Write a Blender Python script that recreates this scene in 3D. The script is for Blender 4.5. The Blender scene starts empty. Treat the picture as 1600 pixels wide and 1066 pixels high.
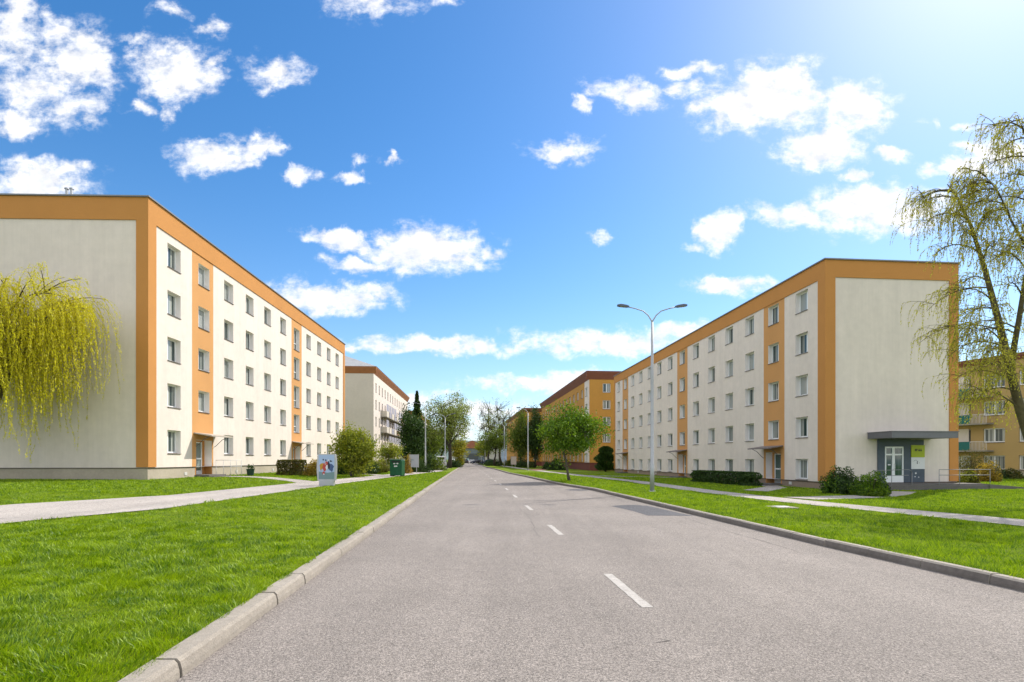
import bpy, bmesh, math, random
import numpy as np
from mathutils import Vector
R = math.radians
random.seed(7)
RNG = np.random.default_rng(11)
scene = bpy.context.scene
COL = scene.collection
CAMZ, F, CX, HY = 1.6, 850.0, 800.0, 718.0
def px(x, y, Y):                     # a photograph point at depth Y -> world
    return ((x-CX)/F*Y, Y, CAMZ-(y-HY)/F*Y)

# ------------------------------------------------------------------ helpers
class MB:
    def __init__(s): s.v=[]; s.f=[]; s.m=[]
    def poly(s, pts, m=0):
        i=len(s.v); s.v += [tuple(p) for p in pts]; s.f.append(tuple(range(i,i+len(pts)))); s.m.append(m)
    def box(s, x0,x1,y0,y1,z0,z1,m=0):
        if x0>x1: x0,x1=x1,x0
        if y0>y1: y0,y1=y1,y0
        i=len(s.v)
        s.v += [(x0,y0,z0),(x1,y0,z0),(x1,y1,z0),(x0,y1,z0),(x0,y0,z1),(x1,y0,z1),(x1,y1,z1),(x0,y1,z1)]
        for q in ((0,3,2,1),(4,5,6,7),(0,1,5,4),(1,2,6,5),(2,3,7,6),(3,0,4,7)):
            s.f.append(tuple(i+k for k in q)); s.m.append(m)
    def prism(s, prof, ax, a0, a1, m=0):   # profile of 2-tuples extruded on axis ax
        def P(p,a): 
            if ax==0: return (a,p[0],p[1])
            if ax==1: return (p[0],a,p[1])
            return (p[0],p[1],a)
        i=len(s.v); n=len(prof)
        s.v += [P(p,a0) for p in prof]+[P(p,a1) for p in prof]
        for k in range(n):
            s.f.append((i+k,i+(k+1)%n,i+n+(k+1)%n,i+n+k)); s.m.append(m)
        s.f.append(tuple(i+k for k in range(n))); s.m.append(m)
        s.f.append(tuple(i+n+k for k in reversed(range(n)))); s.m.append(m)
    def tube(s, pts, rad, n=6, m=0, cap=True):
        pts=[Vector(p) for p in pts]; k=len(pts)
        if not hasattr(rad,'__len__'): rad=[rad]*k
        i=len(s.v); ref=None
        for j,p in enumerate(pts):
            t=(pts[min(j+1,k-1)]-pts[max(j-1,0)])
            if t.length<1e-9: t=Vector((0,0,1))
            t.normalize()
            if ref is None: ref = Vector((1,0,0)) if abs(t.x)<.9 else Vector((0,1,0))
            a=(ref-t*ref.dot(t)); 
            if a.length<1e-6: a=t.orthogonal()
            a.normalize(); b=t.cross(a); ref=a
            for q in range(n):
                w=2*math.pi*q/n
                s.v.append(tuple(p+(a*math.cos(w)+b*math.sin(w))*rad[j]))
        for j in range(k-1):
            for q in range(n):
                s.f.append((i+j*n+q,i+j*n+(q+1)%n,i+(j+1)*n+(q+1)%n,i+(j+1)*n+q)); s.m.append(m)
        if cap:
            s.f.append(tuple(i+q for q in reversed(range(n)))); s.m.append(m)
            s.f.append(tuple(i+(k-1)*n+q for q in range(n))); s.m.append(m)
    def build(s, name, mats, parent=None, loc=None, rotz=None, smooth=False, bevel=0, recalc=True):
        if not isinstance(mats,(list,tuple)): mats=[mats]
        me=bpy.data.meshes.new(name); me.from_pydata(s.v,[],s.f)
        for m in mats: me.materials.append(m)
        me.polygons.foreach_set('material_index',s.m)
        if recalc:
            bm=bmesh.new(); bm.from_mesh(me); bmesh.ops.recalc_face_normals(bm,faces=bm.faces); bm.to_mesh(me); bm.free()
        if smooth: me.polygons.foreach_set('use_smooth',[True]*len(me.polygons))
        me.update()
        return link(name, me, parent, loc, rotz, bevel)
def link(name, me, parent=None, loc=None, rotz=None, bevel=0):
    o=bpy.data.objects.new(name,me); COL.objects.link(o)
    if parent: o.parent=parent
    if loc is not None: o.location=loc
    if rotz is not None: o.rotation_euler=(0,0,rotz)
    if bevel:
        b=o.modifiers.new('bevel','BEVEL'); b.width=bevel; b.segments=2; b.limit_method='ANGLE'
    return o
def np_mesh(name, V, Fc, mats, midx=None):
    me=bpy.data.meshes.new(name); n,k=Fc.shape
    me.vertices.add(len(V)); me.vertices.foreach_set('co',np.ascontiguousarray(V,dtype=np.float32).ravel())
    me.loops.add(n*k); me.loops.foreach_set('vertex_index',np.ascontiguousarray(Fc,dtype=np.int32).ravel())
    me.polygons.add(n); me.polygons.foreach_set('loop_start',np.arange(0,n*k,k,dtype=np.int32))
    for m in (mats if isinstance(mats,(list,tuple)) else [mats]): me.materials.append(m)
    if midx is not None: me.polygons.foreach_set('material_index',midx.astype(np.int32))
    me.update(calc_edges=True); me.validate()
    return me
def tag(o,label,cat,group=None):
    o['label']=label; o['category']=cat
    if group: o['group']=group
    return o
def thing(name,label,cat,loc=(0,0,0),rotz=0,group=None):
    o=bpy.data.objects.new(name,None); COL.objects.link(o); o.location=loc; o.rotation_euler=(0,0,rotz)
    o.empty_display_size=.3
    return tag(o,label,cat,group)
def structure(o): o['kind']='structure'; return o
def copy_tree(o,parent=None):
    c=o.copy(); COL.objects.link(c)
    if parent is not None: c.parent=parent
    for ch in list(o.children): copy_tree(ch,c)
    return c

# ------------------------------------------------------------------ materials
def nodes(m):
    m.use_nodes=True; nt=m.node_tree; return nt, nt.nodes, nt.links
def mat(name,c,rough=.8,n=[],bump=None,metal=0,spec=.3,coat=0):
    """c base colour; n list of (scale, amount, detail) brightness noises in object space; bump=(scale,strength,dist)"""
    m=bpy.data.materials.new(name); nt,N,L=nodes(m); b=N['Principled BSDF']
    b.inputs['Roughness'].default_value=rough; b.inputs['Metallic'].default_value=metal
    b.inputs['Specular IOR Level'].default_value=spec; b.inputs['Coat Weight'].default_value=coat
    b.inputs['Base Color'].default_value=(*c,1)
    if n or bump:
        tc=N.new('ShaderNodeTexCoord'); co=tc.outputs['Object']
    if n:
        prev=None
        for (sc,am,de) in n:
            t=N.new('ShaderNodeTexNoise'); t.inputs['Detail'].default_value=de; t.inputs['Roughness'].default_value=.6
            if isinstance(sc,tuple):       # stretched noise: rain streaks
                mp=N.new('ShaderNodeMapping'); mp.inputs['Scale'].default_value=sc; L.new(co,mp.inputs[0]); L.new(mp.outputs[0],t.inputs['Vector']); t.inputs['Scale'].default_value=1
            else:
                t.inputs['Scale'].default_value=sc; L.new(co,t.inputs['Vector'])
            mr=N.new('ShaderNodeMapRange'); mr.inputs[1].default_value=.25; mr.inputs[2].default_value=.75
            mr.inputs[3].default_value=1-am; mr.inputs[4].default_value=1+am; L.new(t.outputs['Fac'],mr.inputs[0])
            if prev is None: prev=mr.outputs[0]
            else:
                mu=N.new('ShaderNodeMath'); mu.operation='MULTIPLY'; L.new(prev,mu.inputs[0]); L.new(mr.outputs[0],mu.inputs[1]); prev=mu.outputs[0]
        vm=N.new('ShaderNodeVectorMath'); vm.operation='SCALE'; vm.inputs[0].default_value=c; L.new(prev,vm.inputs['Scale'])
        L.new(vm.outputs[0],b.inputs['Base Color'])
    if bump:
        t=N.new('ShaderNodeTexNoise'); t.inputs['Scale'].default_value=bump[0]; t.inputs['Detail'].default_value=4; L.new(co,t.inputs['Vector'])
        bp=N.new('ShaderNodeBump'); bp.inputs['Strength'].default_value=bump[1]; bp.inputs['Distance'].default_value=bump[2]
        L.new(t.outputs['Fac'],bp.inputs['Height']); L.new(bp.outputs[0],b.inputs['Normal'])
    return m
def leaf_mat(name,c1,c2,trans=.35,big=.25,bscale=.6):
    m=bpy.data.materials.new(name); nt,N,L=nodes(m); N.remove(N['Principled BSDF'])
    g=N.new('ShaderNodeNewGeometry'); mx=N.new('ShaderNodeMix'); mx.data_type='RGBA'
    mx.inputs[6].default_value=(*c1,1); mx.inputs[7].default_value=(*c2,1)
    tc=N.new('ShaderNodeTexCoord'); t=N.new('ShaderNodeTexNoise'); t.inputs['Scale'].default_value=bscale; t.inputs['Detail'].default_value=3
    L.new(tc.outputs['Object'],t.inputs['Vector'])
    ma=N.new('ShaderNodeMath'); ma.operation='MULTIPLY_ADD'; ma.inputs[1].default_value=2*big*2; ma.inputs[2].default_value=-2*big
    L.new(t.outputs['Fac'],ma.inputs[0])
    ad=N.new('ShaderNodeMath'); ad.operation='ADD'; ad.use_clamp=True; L.new(ma.outputs[0],ad.inputs[0]); L.new(g.outputs['Random Per Island'],ad.inputs[1])
    L.new(ad.outputs[0],mx.inputs[0])
    d=N.new('ShaderNodeBsdfDiffuse'); tr=N.new('ShaderNodeBsdfTranslucent'); gl=N.new('ShaderNodeBsdfGlossy'); gl.inputs['Roughness'].default_value=.45
    gl.inputs['Color'].default_value=(.6,.6,.6,1)
    L.new(mx.outputs[2],d.inputs['Color']); L.new(mx.outputs[2],tr.inputs['Color'])
    s1=N.new('ShaderNodeMixShader'); s1.inputs[0].default_value=trans; L.new(d.outputs[0],s1.inputs[1]); L.new(tr.outputs[0],s1.inputs[2])
    s2=N.new('ShaderNodeMixShader'); s2.inputs[0].default_value=.035; L.new(s1.outputs[0],s2.inputs[1]); L.new(gl.outputs[0],s2.inputs[2])
    L.new(s2.outputs[0],N['Material Output'].inputs[0])
    return m
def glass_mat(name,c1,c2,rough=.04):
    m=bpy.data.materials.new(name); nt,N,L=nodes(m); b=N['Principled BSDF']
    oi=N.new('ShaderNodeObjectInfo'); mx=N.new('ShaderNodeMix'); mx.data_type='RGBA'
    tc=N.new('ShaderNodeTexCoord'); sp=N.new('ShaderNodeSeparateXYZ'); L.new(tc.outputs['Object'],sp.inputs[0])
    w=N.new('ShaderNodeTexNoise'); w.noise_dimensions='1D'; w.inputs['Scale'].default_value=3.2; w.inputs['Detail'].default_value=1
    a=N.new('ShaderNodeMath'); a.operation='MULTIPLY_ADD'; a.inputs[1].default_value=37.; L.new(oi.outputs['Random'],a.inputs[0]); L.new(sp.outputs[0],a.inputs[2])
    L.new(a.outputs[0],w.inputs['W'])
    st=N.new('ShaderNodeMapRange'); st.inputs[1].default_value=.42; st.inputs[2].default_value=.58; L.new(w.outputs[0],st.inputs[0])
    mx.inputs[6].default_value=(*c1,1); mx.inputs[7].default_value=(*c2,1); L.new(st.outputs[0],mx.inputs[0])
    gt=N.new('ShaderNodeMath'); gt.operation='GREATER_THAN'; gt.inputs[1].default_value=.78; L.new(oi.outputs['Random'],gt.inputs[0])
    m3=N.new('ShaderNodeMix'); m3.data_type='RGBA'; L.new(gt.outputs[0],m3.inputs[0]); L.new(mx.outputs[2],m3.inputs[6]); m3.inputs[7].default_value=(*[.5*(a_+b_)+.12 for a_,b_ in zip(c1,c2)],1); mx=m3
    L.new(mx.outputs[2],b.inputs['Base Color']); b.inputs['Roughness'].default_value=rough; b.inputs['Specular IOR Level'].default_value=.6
    return m

M={}
CREAM=(.675,.597,.525)
M['cream']=mat('cream_render',CREAM,.9,[(.35,.05,4),(2.2,.05,5),(60,.07,3),((1.6,1.6,.09),.045,5),((7,7,.35),.03,4)],(140,.35,.01))
M['reveal']=mat('reveal_paint',(.82,.77,.73),.8,[(2,.05,4)])
M['orange']=mat('orange_render',(.49,.222,.06),.9,[(.4,.06,4),(60,.08,3)],(140,.35,.01))
M['peach']=mat('peach_render',(.55,.28,.10),.9,[(.4,.06,4),(60,.08,3)],(140,.35,.01))
M['plinth']=mat('plinth_render',(.40,.345,.27),.9,[(.6,.12,5),(8,.08,4)],(90,.5,.01))
M['plinth_r']=mat('plinth_brown',(.27,.20,.15),.9,[(.6,.14,5),(8,.08,4)],(90,.5,.01))
M['flash']=mat('dark_flashing',(.07,.06,.05),.5,metal=.4)
M['roofmetal']=mat('roof_metal',(.20,.20,.20),.5,metal=.5)
M['white']=mat('white_pvc',(.78,.79,.78),.35)
M['sill']=mat('brown_sill',(.16,.13,.11),.45,metal=.3)
M['sillw']=mat('pale_sill',(.55,.53,.50),.5)
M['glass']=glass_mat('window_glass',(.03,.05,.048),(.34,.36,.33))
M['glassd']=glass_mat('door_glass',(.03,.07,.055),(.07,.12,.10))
M['steel']=mat('galvanised_steel',(.42,.43,.44),.45,[(3,.08,3)],metal=.7)
M['steeld']=mat('dark_steel',(.10,.105,.11),.5,metal=.5)
M['canopy']=mat('canopy_sheet',(.42,.37,.31),.6,[(3,.1,3)])
M['canopyd']=mat('canopy_grey_brown',(.19,.16,.15),.6,[(3,.1,3)])
M['concrete']=mat('concrete',(.275,.245,.205),.9,[(1.0,.16,4),(14,.16,5),(110,.28,3)],(60,.6,.01))
M['concd']=mat('concrete_dark',(.13,.12,.11),.9,[(1.2,.14,4),(14,.14,5)],(60,.6,.01))
M['bark']=mat('bark_grey',(.10,.085,.065),.95,[(5,.3,5)],(12,.8,.03))
M['barkd']=mat('bark_dark',(.055,.045,.035),.95,[(5,.3,5)],(12,.8,.03))
M['barky']=mat('bark_olive',(.095,.08,.04),.95,[(4,.35,5)],(12,.8,.03))
M['twig']=mat('twig_brown',(.13,.09,.05),.9)
M['twigy']=mat('twig_yellow',(.30,.24,.05),.9)

# ------------------------------------------------------------------ camera, light, sky
cam=bpy.data.cameras.new('camera'); cam.sensor_width=36; cam.lens=F/1600*36; cam.shift_y=(HY-533)/1600; cam.clip_end=9000; cam.clip_start=.1
co=bpy.data.objects.new('camera',cam); COL.objects.link(co); co.location=(0,0,CAMZ); co.rotation_euler=(R(90),0,0); scene.camera=co
SUN_AZ, SUN_EL = 46., 43.5
sv=Vector((math.sin(R(SUN_AZ))*math.cos(R(SUN_EL)),math.cos(R(SUN_AZ))*math.cos(R(SUN_EL)),math.sin(R(SUN_EL))))
sl=bpy.data.lights.new('sun','SUN'); sl.energy=2.15; sl.angle=R(.5); sl.color=(1,.935,.84)
so=bpy.data.objects.new('sun',sl); COL.objects.link(so); so.rotation_euler=(-sv).to_track_quat('-Z','Y').to_euler(); so.location=(20,20,60)
vs=scene.view_settings; vs.view_transform='Standard'; vs.look='None'; vs.gamma=1; vs.use_curve_mapping=False; vs.exposure=1.38
scene.cycles.max_bounces=8; scene.cycles.transparent_max_bounces=8; scene.cycles.diffuse_bounces=4

CLOUDS=[(25,45,42,70,.8),(118,92,62,50,.95),(88,45,28,30,.7),(45,150,60,36,.8),(25,192,52,24,.9),(110,172,50,30,.6),(150,118,32,30,.8),
(275,112,60,40,.9),(228,65,26,13,.55),(335,95,20,11,.6),(335,38,28,18,.6),(275,18,20,10,.45),(425,116,45,24,.8),(405,132,20,16,.6),(215,172,16,14,.5),(258,176,18,18,.5),
(330,243,58,24,1),(408,232,28,13,.75),(460,270,28,13,.95),(548,275,26,10,.8),(608,243,12,10,.75),(562,252,20,8,.45),
(60,284,78,34,1.1),(130,265,32,15,.6),(575,10,62,18,.6),(700,4,28,11,.5),
(528,371,62,15,.95),(665,388,92,34,1.15),(560,408,45,12,.85),(757,381,32,11,.65),(510,461,98,24,1.1),
(880,232,46,20,.8),(990,148,55,20,.95),(915,168,13,10,.8),(1070,106,28,10,.75),(1072,134,20,13,.7),(1105,106,20,9,.5),
(1150,165,62,40,1.1),(1210,150,80,48,1.15),(1240,122,48,26,1.0),(1345,170,62,38,1.1),(1280,228,64,34,1.05),(1398,241,28,14,.95),(1340,277,22,11,.8),
(1457,195,12,10,.5),(1525,197,28,8,.65),(1515,225,20,9,.75),(1570,236,60,26,1),(1505,266,56,16,1.05),
(1115,355,46,28,1.1),(1078,383,20,8,.6),(1232,338,58,18,1.05),(1370,332,105,36,1.15),(950,364,20,9,.55),(1142,450,62,16,.9),
(690,541,140,15,.9),(600,550,70,8,.7),(960,534,150,20,.95),(1040,520,60,16,.9),(840,602,110,15,.85),(890,592,50,14,.8),(655,621,60,11,.7),(760,641,90,12,.7),(700,668,150,14,.6)]
def make_world():
    w=bpy.data.worlds.new('World'); scene.world=w; w.use_nodes=True; nt=w.node_tree; N=nt.nodes; L=nt.links
    bg=N['Background']; bg.inputs['Strength'].default_value=.07
    def math_(op,a,b=None,c=None,clamp=False):
        n=N.new('ShaderNodeMath'); n.operation=op; n.use_clamp=clamp
        for i,x in enumerate((a,b,c)):
            if x is None: continue
            if isinstance(x,(int,float)): n.inputs[i].default_value=x
            else: L.new(x,n.inputs[i])
        return n.outputs[0]
    def vmath(op,a,b=None,scale=None):
        n=N.new('ShaderNodeVectorMath'); n.operation=op
        for i,x in enumerate((a,b)):
            if x is None: continue
            if isinstance(x,tuple): n.inputs[i].default_value=x
            else: L.new(x,n.inputs[i])
        if scale is not None: n.inputs['Scale'].default_value=scale
        return n
    sky=N.new('ShaderNodeTexSky'); sky.sky_type='NISHITA'; sky.sun_disc=False; sky.sun_elevation=R(SUN_EL); sky.sun_rotation=R(SUN_AZ)
    sky.air_density=1.0; sky.dust_density=.5; sky.ozone_density=2.2; sky.altitude=300
    hs=N.new('ShaderNodeHueSaturation'); hs.inputs['Saturation'].default_value=SKY_SAT; hs.inputs['Value'].default_value=SKY_VAL; L.new(sky.outputs[0],hs.inputs['Color'])
    tc=N.new('ShaderNodeTexCoord'); d=tc.outputs['Generated']
    hz=N.new('ShaderNodeMix'); hz.data_type='RGBA'; L.new(hs.outputs[0],hz.inputs[6]); hz.inputs[7].default_value=(3.5,4.45,5.9,1)
    sp=N.new('ShaderNodeSeparateXYZ'); L.new(d,sp.inputs[0])
    L.new(math_('MULTIPLY',math_('POWER',math_('SUBTRACT',1.,math_('ABSOLUTE',sp.outputs[2]),None,True),7.),.75),hz.inputs[0])
    front=math_('GREATER_THAN',sp.outputs[1],.06); yy=math_('MAXIMUM',sp.outputs[1],.06)
    p=math_('DIVIDE',sp.outputs[0],yy); q=math_('DIVIDE',sp.outputs[2],yy)
    cb=N.new('ShaderNodeCombineXYZ'); L.new(p,cb.inputs[0]); L.new(q,cb.inputs[1]); pq=cb.outputs[0]
    def noise(vec,scale,detail,rough=.6,color=False,stretch=None):
        if stretch:
            mp=N.new('ShaderNodeMapping'); mp.inputs['Scale'].default_value=stretch; L.new(vec,mp.inputs[0]); vec=mp.outputs[0]
        t=N.new('ShaderNodeTexNoise'); t.inputs['Scale'].default_value=scale; t.inputs['Detail'].default_value=detail; t.inputs['Roughness'].default_value=rough
        L.new(vec,t.inputs['Vector']); return t.outputs['Color' if color else 'Fac']
    def warp(v,scale,amt,detail):
        c=noise(v,scale,detail,.6,True); s=vmath('SUBTRACT',c,(.5,.5,.5)); s2=vmath('MULTIPLY',s.outputs[0],(amt,amt*.6,0)); return vmath('ADD',v,s2.outputs[0]).outputs[0]
    wv=warp(warp(pq,8.,.13,2),30.,.06,4)
    acc=None
    for (cx,cy,rx,ry,st) in CLOUDS:
        s=vmath('SUBTRACT',wv,((cx-CX)/F,(HY-cy)/F,0)); m_=vmath('MULTIPLY',s.outputs[0],(F/rx/1.28,F/ry/1.28,0)); ln=vmath('LENGTH',m_.outputs[0]).outputs['Value']
        v=math_('MULTIPLY_ADD',ln,-st,st)
        acc=v if acc is None else math_('MAXIMUM',acc,v)
    fb=noise(pq,26.,9,.62,False,(1,1.5,1))
    fb2=noise(pq,9.,6,.6,False,(1,1.6,1))
    k=math_('ADD',math_('MULTIPLY_ADD',fb,2.3,-1.15),math_('MULTIPLY_ADD',fb2,.7,-.35))
    fb3=noise(pq,80.,5,.6); dens=math_('ADD',math_('MULTIPLY_ADD',acc,1.35,math_('MULTIPLY_ADD',fb3,.7,-.35)),k)
    gate=math_('MULTIPLY_ADD',acc,2.5,.55,True)          # nothing grows far from a cloud
    dn=N.new('ShaderNodeMapRange'); dn.interpolation_type='SMOOTHSTEP'; dn.inputs[1].default_value=-.17; dn.inputs[2].default_value=.98; L.new(dens,dn.inputs[0])
    fr=math_('MULTIPLY',math_('MULTIPLY',dn.outputs[0],gate),front)
    # the rest of the sky: unseen, brighter clouds added to fill the shaded walls
    def ss(x,lo,hi_):
        n=N.new('ShaderNodeMapRange'); n.interpolation_type='SMOOTHSTEP'; n.inputs[1].default_value=lo; n.inputs[2].default_value=hi_; L.new(x,n.inputs[0]); return n.outputs[0]
    ap=math_('ABSOLUTE',p); o1=ss(ap,.95,2.0); o2=ss(q,.90,1.7)
    away=math_('MAXIMUM',math_('MAXIMUM',o1,o2),math_('SUBTRACT',1.,front))   # 0 down the street, 1 overhead and behind
    gn=math_('ADD',noise(d,3.4,9,.62,False,(1,1,2.2)),math_('MULTIPLY_ADD',away,.30,-.30))
    bk=ss(gn,.39,.60)
    upm=math_('GREATER_THAN',sp.outputs[2],0)
    den=math_('MULTIPLY',math_('MAXIMUM',fr,bk),upm)
    # cloud light: bright rims and tops, slightly grey where thick
    sh=N.new('ShaderNodeMapRange'); sh.inputs[1].default_value=.5; sh.inputs[2].default_value=1.7; sh.inputs[3].default_value=1.0; sh.inputs[4].default_value=.80; 
    off=vmath('ADD',pq,(.018,.026,0)).outputs[0]; fbs=noise(off,26.,9,.62,False,(1,1.5,1)); dif=math_('SUBTRACT',fbs,fb)
    sh.inputs[1].default_value=-.16; sh.inputs[2].default_value=.22; sh.inputs[3].default_value=1.04; sh.inputs[4].default_value=.80; L.new(math_('ADD',dif,math_('MULTIPLY_ADD',dens,.10,-.08)),sh.inputs[0])
    cc=vmath('SCALE',(CLOUD_V*1.0,CLOUD_V*1.0,CLOUD_V*1.02)); L.new(sh.outputs[0],cc.inputs['Scale'])
    m2=N.new('ShaderNodeMix'); m2.data_type='RGBA'; L.new(away,m2.inputs[0]); L.new(cc.outputs[0],m2.inputs[6]); m2.inputs[7].default_value=(REAR_V,REAR_V*.97,REAR_V*.93,1)
    mx=N.new('ShaderNodeMix'); mx.data_type='RGBA'; L.new(math_('MULTIPLY',den,math_('MULTIPLY_ADD',fb2,.9,.50,True)),mx.inputs[0]); L.new(hz.outputs[2],mx.inputs[6]); L.new(m2.outputs[2],mx.inputs[7])
    L.new(mx.outputs[2],bg.inputs['Color'])
SKY_SAT, SKY_VAL, CLOUD_V, REAR_V = 1.33, 1.04, 6.6, 12.5
make_world()

# ------------------------------------------------------------------ terrain, road, kerbs, paths
LK=[(-60,-2.13),(30,-2.12),(60,-2.08),(110,-1.9),(215,-1.9)]
RK=[(-60,6.9),(6.6,6.69),(10,6.5),(28,6.3),(34,5.6),(50,5.0),(62,4.3),(86,3.9),(113,3.0),(215,2.7)]
def lerp(T,y): return float(np.interp(y,[t[0] for t in T],[t[1] for t in T]))
SL=-.0765
def gz(X,Y):
    X=np.asarray(X,float); l=X-SL*np.asarray(Y,float)
    left=np.interp(-l,[2.5,9,15,30,200],[.11,.24,.42,.5,.6])
    right=np.interp(l,[5,7,13,21,40,200],[.11,.11,-.04,-.30,-.2,.3])
    return np.where(l<2,left,right)
def lawn():
    Ys=[-60,-30]+list(np.arange(-10,60,2.))+list(np.arange(60,240,6.))+[260,300,400,600,900,1600,2600]
    lo=[-1800,-600,-200,-100,-60,-45,-35]+list(np.arange(-30,-3,1.))
    hi=list(np.arange(8,34,1.))+[40,50,70,100,200,600,1800]
    V=[];rows=[]
    for Y in Ys:
        lk=lerp(LK,Y)-.22; rk=lerp(RK,Y)+.16
        row=[]
        ls=lo+[lk-.3,lk,lk+.001,0,rk-.001,rk,rk+.3]+hi
        for i,l in enumerate(ls):
            X=l+SL*Y; z=float(gz(X,Y))
            if lk+.0005<=l<=rk-.0005: z=-.08
            if Y>=215: z=min(z,.1) if abs(l)<200 else z
            V.append((X,Y,z)); row.append(len(V)-1)
        rows.append(row)
    Fc=[]
    for a,b in zip(rows[:-1],rows[1:]):
        for i in range(len(a)-1): Fc.append((a[i],a[i+1],b[i+1],b[i]))
    me=np_mesh('lawn',np.array(V),np.array(Fc),M['lawn'])
    me.polygons.foreach_set('use_smooth',[True]*len(me.polygons))
    return structure(link('lawn',me))
def lawn_mat():
    m=bpy.data.materials.new('lawn_soil'); nt,N,L=nodes(m); b=N['Principled BSDF']; b.inputs['Roughness'].default_value=.95; b.inputs['Specular IOR Level'].default_value=.1
    tc=N.new('ShaderNodeTexCoord')
    def nz(s,d):
        t=N.new('ShaderNodeTexNoise'); t.inputs['Scale'].default_value=s; t.inputs['Detail'].default_value=d; t.inputs['Roughness'].default_value=.65; L.new(tc.outputs['Object'],t.inputs['Vector']); return t.outputs['Fac']
    r=N.new('ShaderNodeValToRGB'); r.color_ramp.elements[0].position=.3; r.color_ramp.elements[0].color=(.055,.10,.005,1); r.color_ramp.elements[1].position=.72; r.color_ramp.elements[1].color=(.19,.25,.010,1)
    a=N.new('ShaderNodeMath'); a.operation='MULTIPLY_ADD'; a.inputs[1].default_value=.45; L.new(nz(25,6),a.inputs[0])
    c=N.new('ShaderNodeMath'); c.operation='MULTIPLY'; c.inputs[1].default_value=.55; L.new(nz(.55,5),c.inputs[0]); L.new(c.outputs[0],a.inputs[2])
    L.new(a.outputs[0],r.inputs[0]); L.new(r.outputs[0],b.inputs['Base Color'])
    bp=N.new('ShaderNodeBump'); bp.inputs['Strength'].default_value=.8; bp.inputs['Distance'].default_value=.05; L.new(nz(30,5),bp.inputs['Height']); L.new(bp.outputs[0],b.inputs['Normal'])
    return m
M['lawn']=lawn_mat(); lawn()

def asphalt(name,base,warm=1.0):
    m=bpy.data.materials.new(name); nt,N,L=nodes(m); b=N['Principled BSDF']; b.inputs['Roughness'].default_value=.85; b.inputs['Specular IOR Level'].default_value=.25
    tc=N.new('ShaderNodeTexCoord'); O=tc.outputs['Object']
    def nz(s,d,st=None,r=.6):
        v=O
        if st:
            mp=N.new('ShaderNodeMapping'); mp.inputs['Scale'].default_value=st; L.new(O,mp.inputs[0]); v=mp.outputs[0]
        t=N.new('ShaderNodeTexNoise'); t.inputs['Scale'].default_value=s; t.inputs['Detail'].default_value=d; t.inputs['Roughness'].default_value=r; L.new(v,t.inputs['Vector']); return t.outputs['Fac']
    def mr(x,a,b_,c,d):
        n=N.new('ShaderNodeMapRange'); n.inputs[1].default_value=a; n.inputs[2].default_value=b_; n.inputs[3].default_value=c; n.inputs[4].default_value=d; L.new(x,n.inputs[0]); return n.outputs[0]
    def mul(a,b_):
        n=N.new('ShaderNodeMath'); n.operation='MULTIPLY'; L.new(a,n.inputs[0]); L.new(b_,n.inputs[1]); return n.outputs[0]
    vo=N.new('ShaderNodeTexVoronoi'); vo.inputs['Scale'].default_value=115; L.new(O,vo.inputs['Vector'])
    sc=N.new('ShaderNodeSeparateColor'); L.new(vo.outputs['Color'],sc.inputs[0])
    f=mul(mr(sc.outputs[0],0,1,.5,1.5),mr(nz(38,4),.3,.7,.72,1.28))
    f=mul(f,mr(nz(.35,5),.3,.7,.88,1.12)); f=mul(f,mr(nz(1.1,4,(1,.05,1)),.3,.7,.90,1.10)); f=mul(f,mr(nz(6,4),.3,.7,.94,1.06))
    vs_=N.new('ShaderNodeVectorMath'); vs_.operation='SCALE'; vs_.inputs[0].default_value=base; L.new(f,vs_.inputs['Scale']); L.new(vs_.outputs[0],b.inputs['Base Color'])
    bp=N.new('ShaderNodeBump'); bp.inputs['Strength'].default_value=.7; bp.inputs['Distance'].default_value=.006; L.new(vo.outputs['Distance'],bp.inputs['Height']); L.new(bp.outputs[0],b.inputs['Normal'])
    return m
M['asphalt']=asphalt('asphalt_road',(.212,.187,.167)); M['asphalt_shadow']=asphalt('road_shadow',(.088,.087,.094)); M['gravel']=asphalt('path_chippings',(.36,.325,.295))  # the dark second tone paints shadows on the road
M['paving']=asphalt('path_worn',(.33,.30,.27))
M['paint']=mat('road_paint',(.37,.345,.315),.8,[(9,.22,5),(50,.3,4)])
def strip(name,mt,Ys,lf,rf,z,nx=4):
    V=[];Fc=[]
    for Y in Ys:
        for i in range(nx+1):
            l=lf(Y)+(rf(Y)-lf(Y))*i/nx; X=l+SL*Y
            V.append((X,Y,z(X,Y)))
    n=nx+1
    for j in range(len(Ys)-1):
        for i in range(nx): Fc.append((j*n+i,j*n+i+1,(j+1)*n+i+1,(j+1)*n+i))
    return structure(link(name,np_mesh(name,np.array(V),np.array(Fc),mt)))
RY=[-60,-30,-10,0,6.6,10,14,18,22,26,28,30,32,34,38,44,50,56,62,70,78,86,95,104,113,130,150,180,215]
strip('road',M['asphalt'],RY,lambda Y:lerp(LK,Y),lambda Y:lerp(RK,Y),lambda X,Y:0.0)
def cross():
    mb=MB(); mb.poly([(-140,215,0),(120,215,0),(120,245,0),(-140,245,0)]); structure(mb.build('cross_road',M['asphalt']))
cross()
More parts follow.
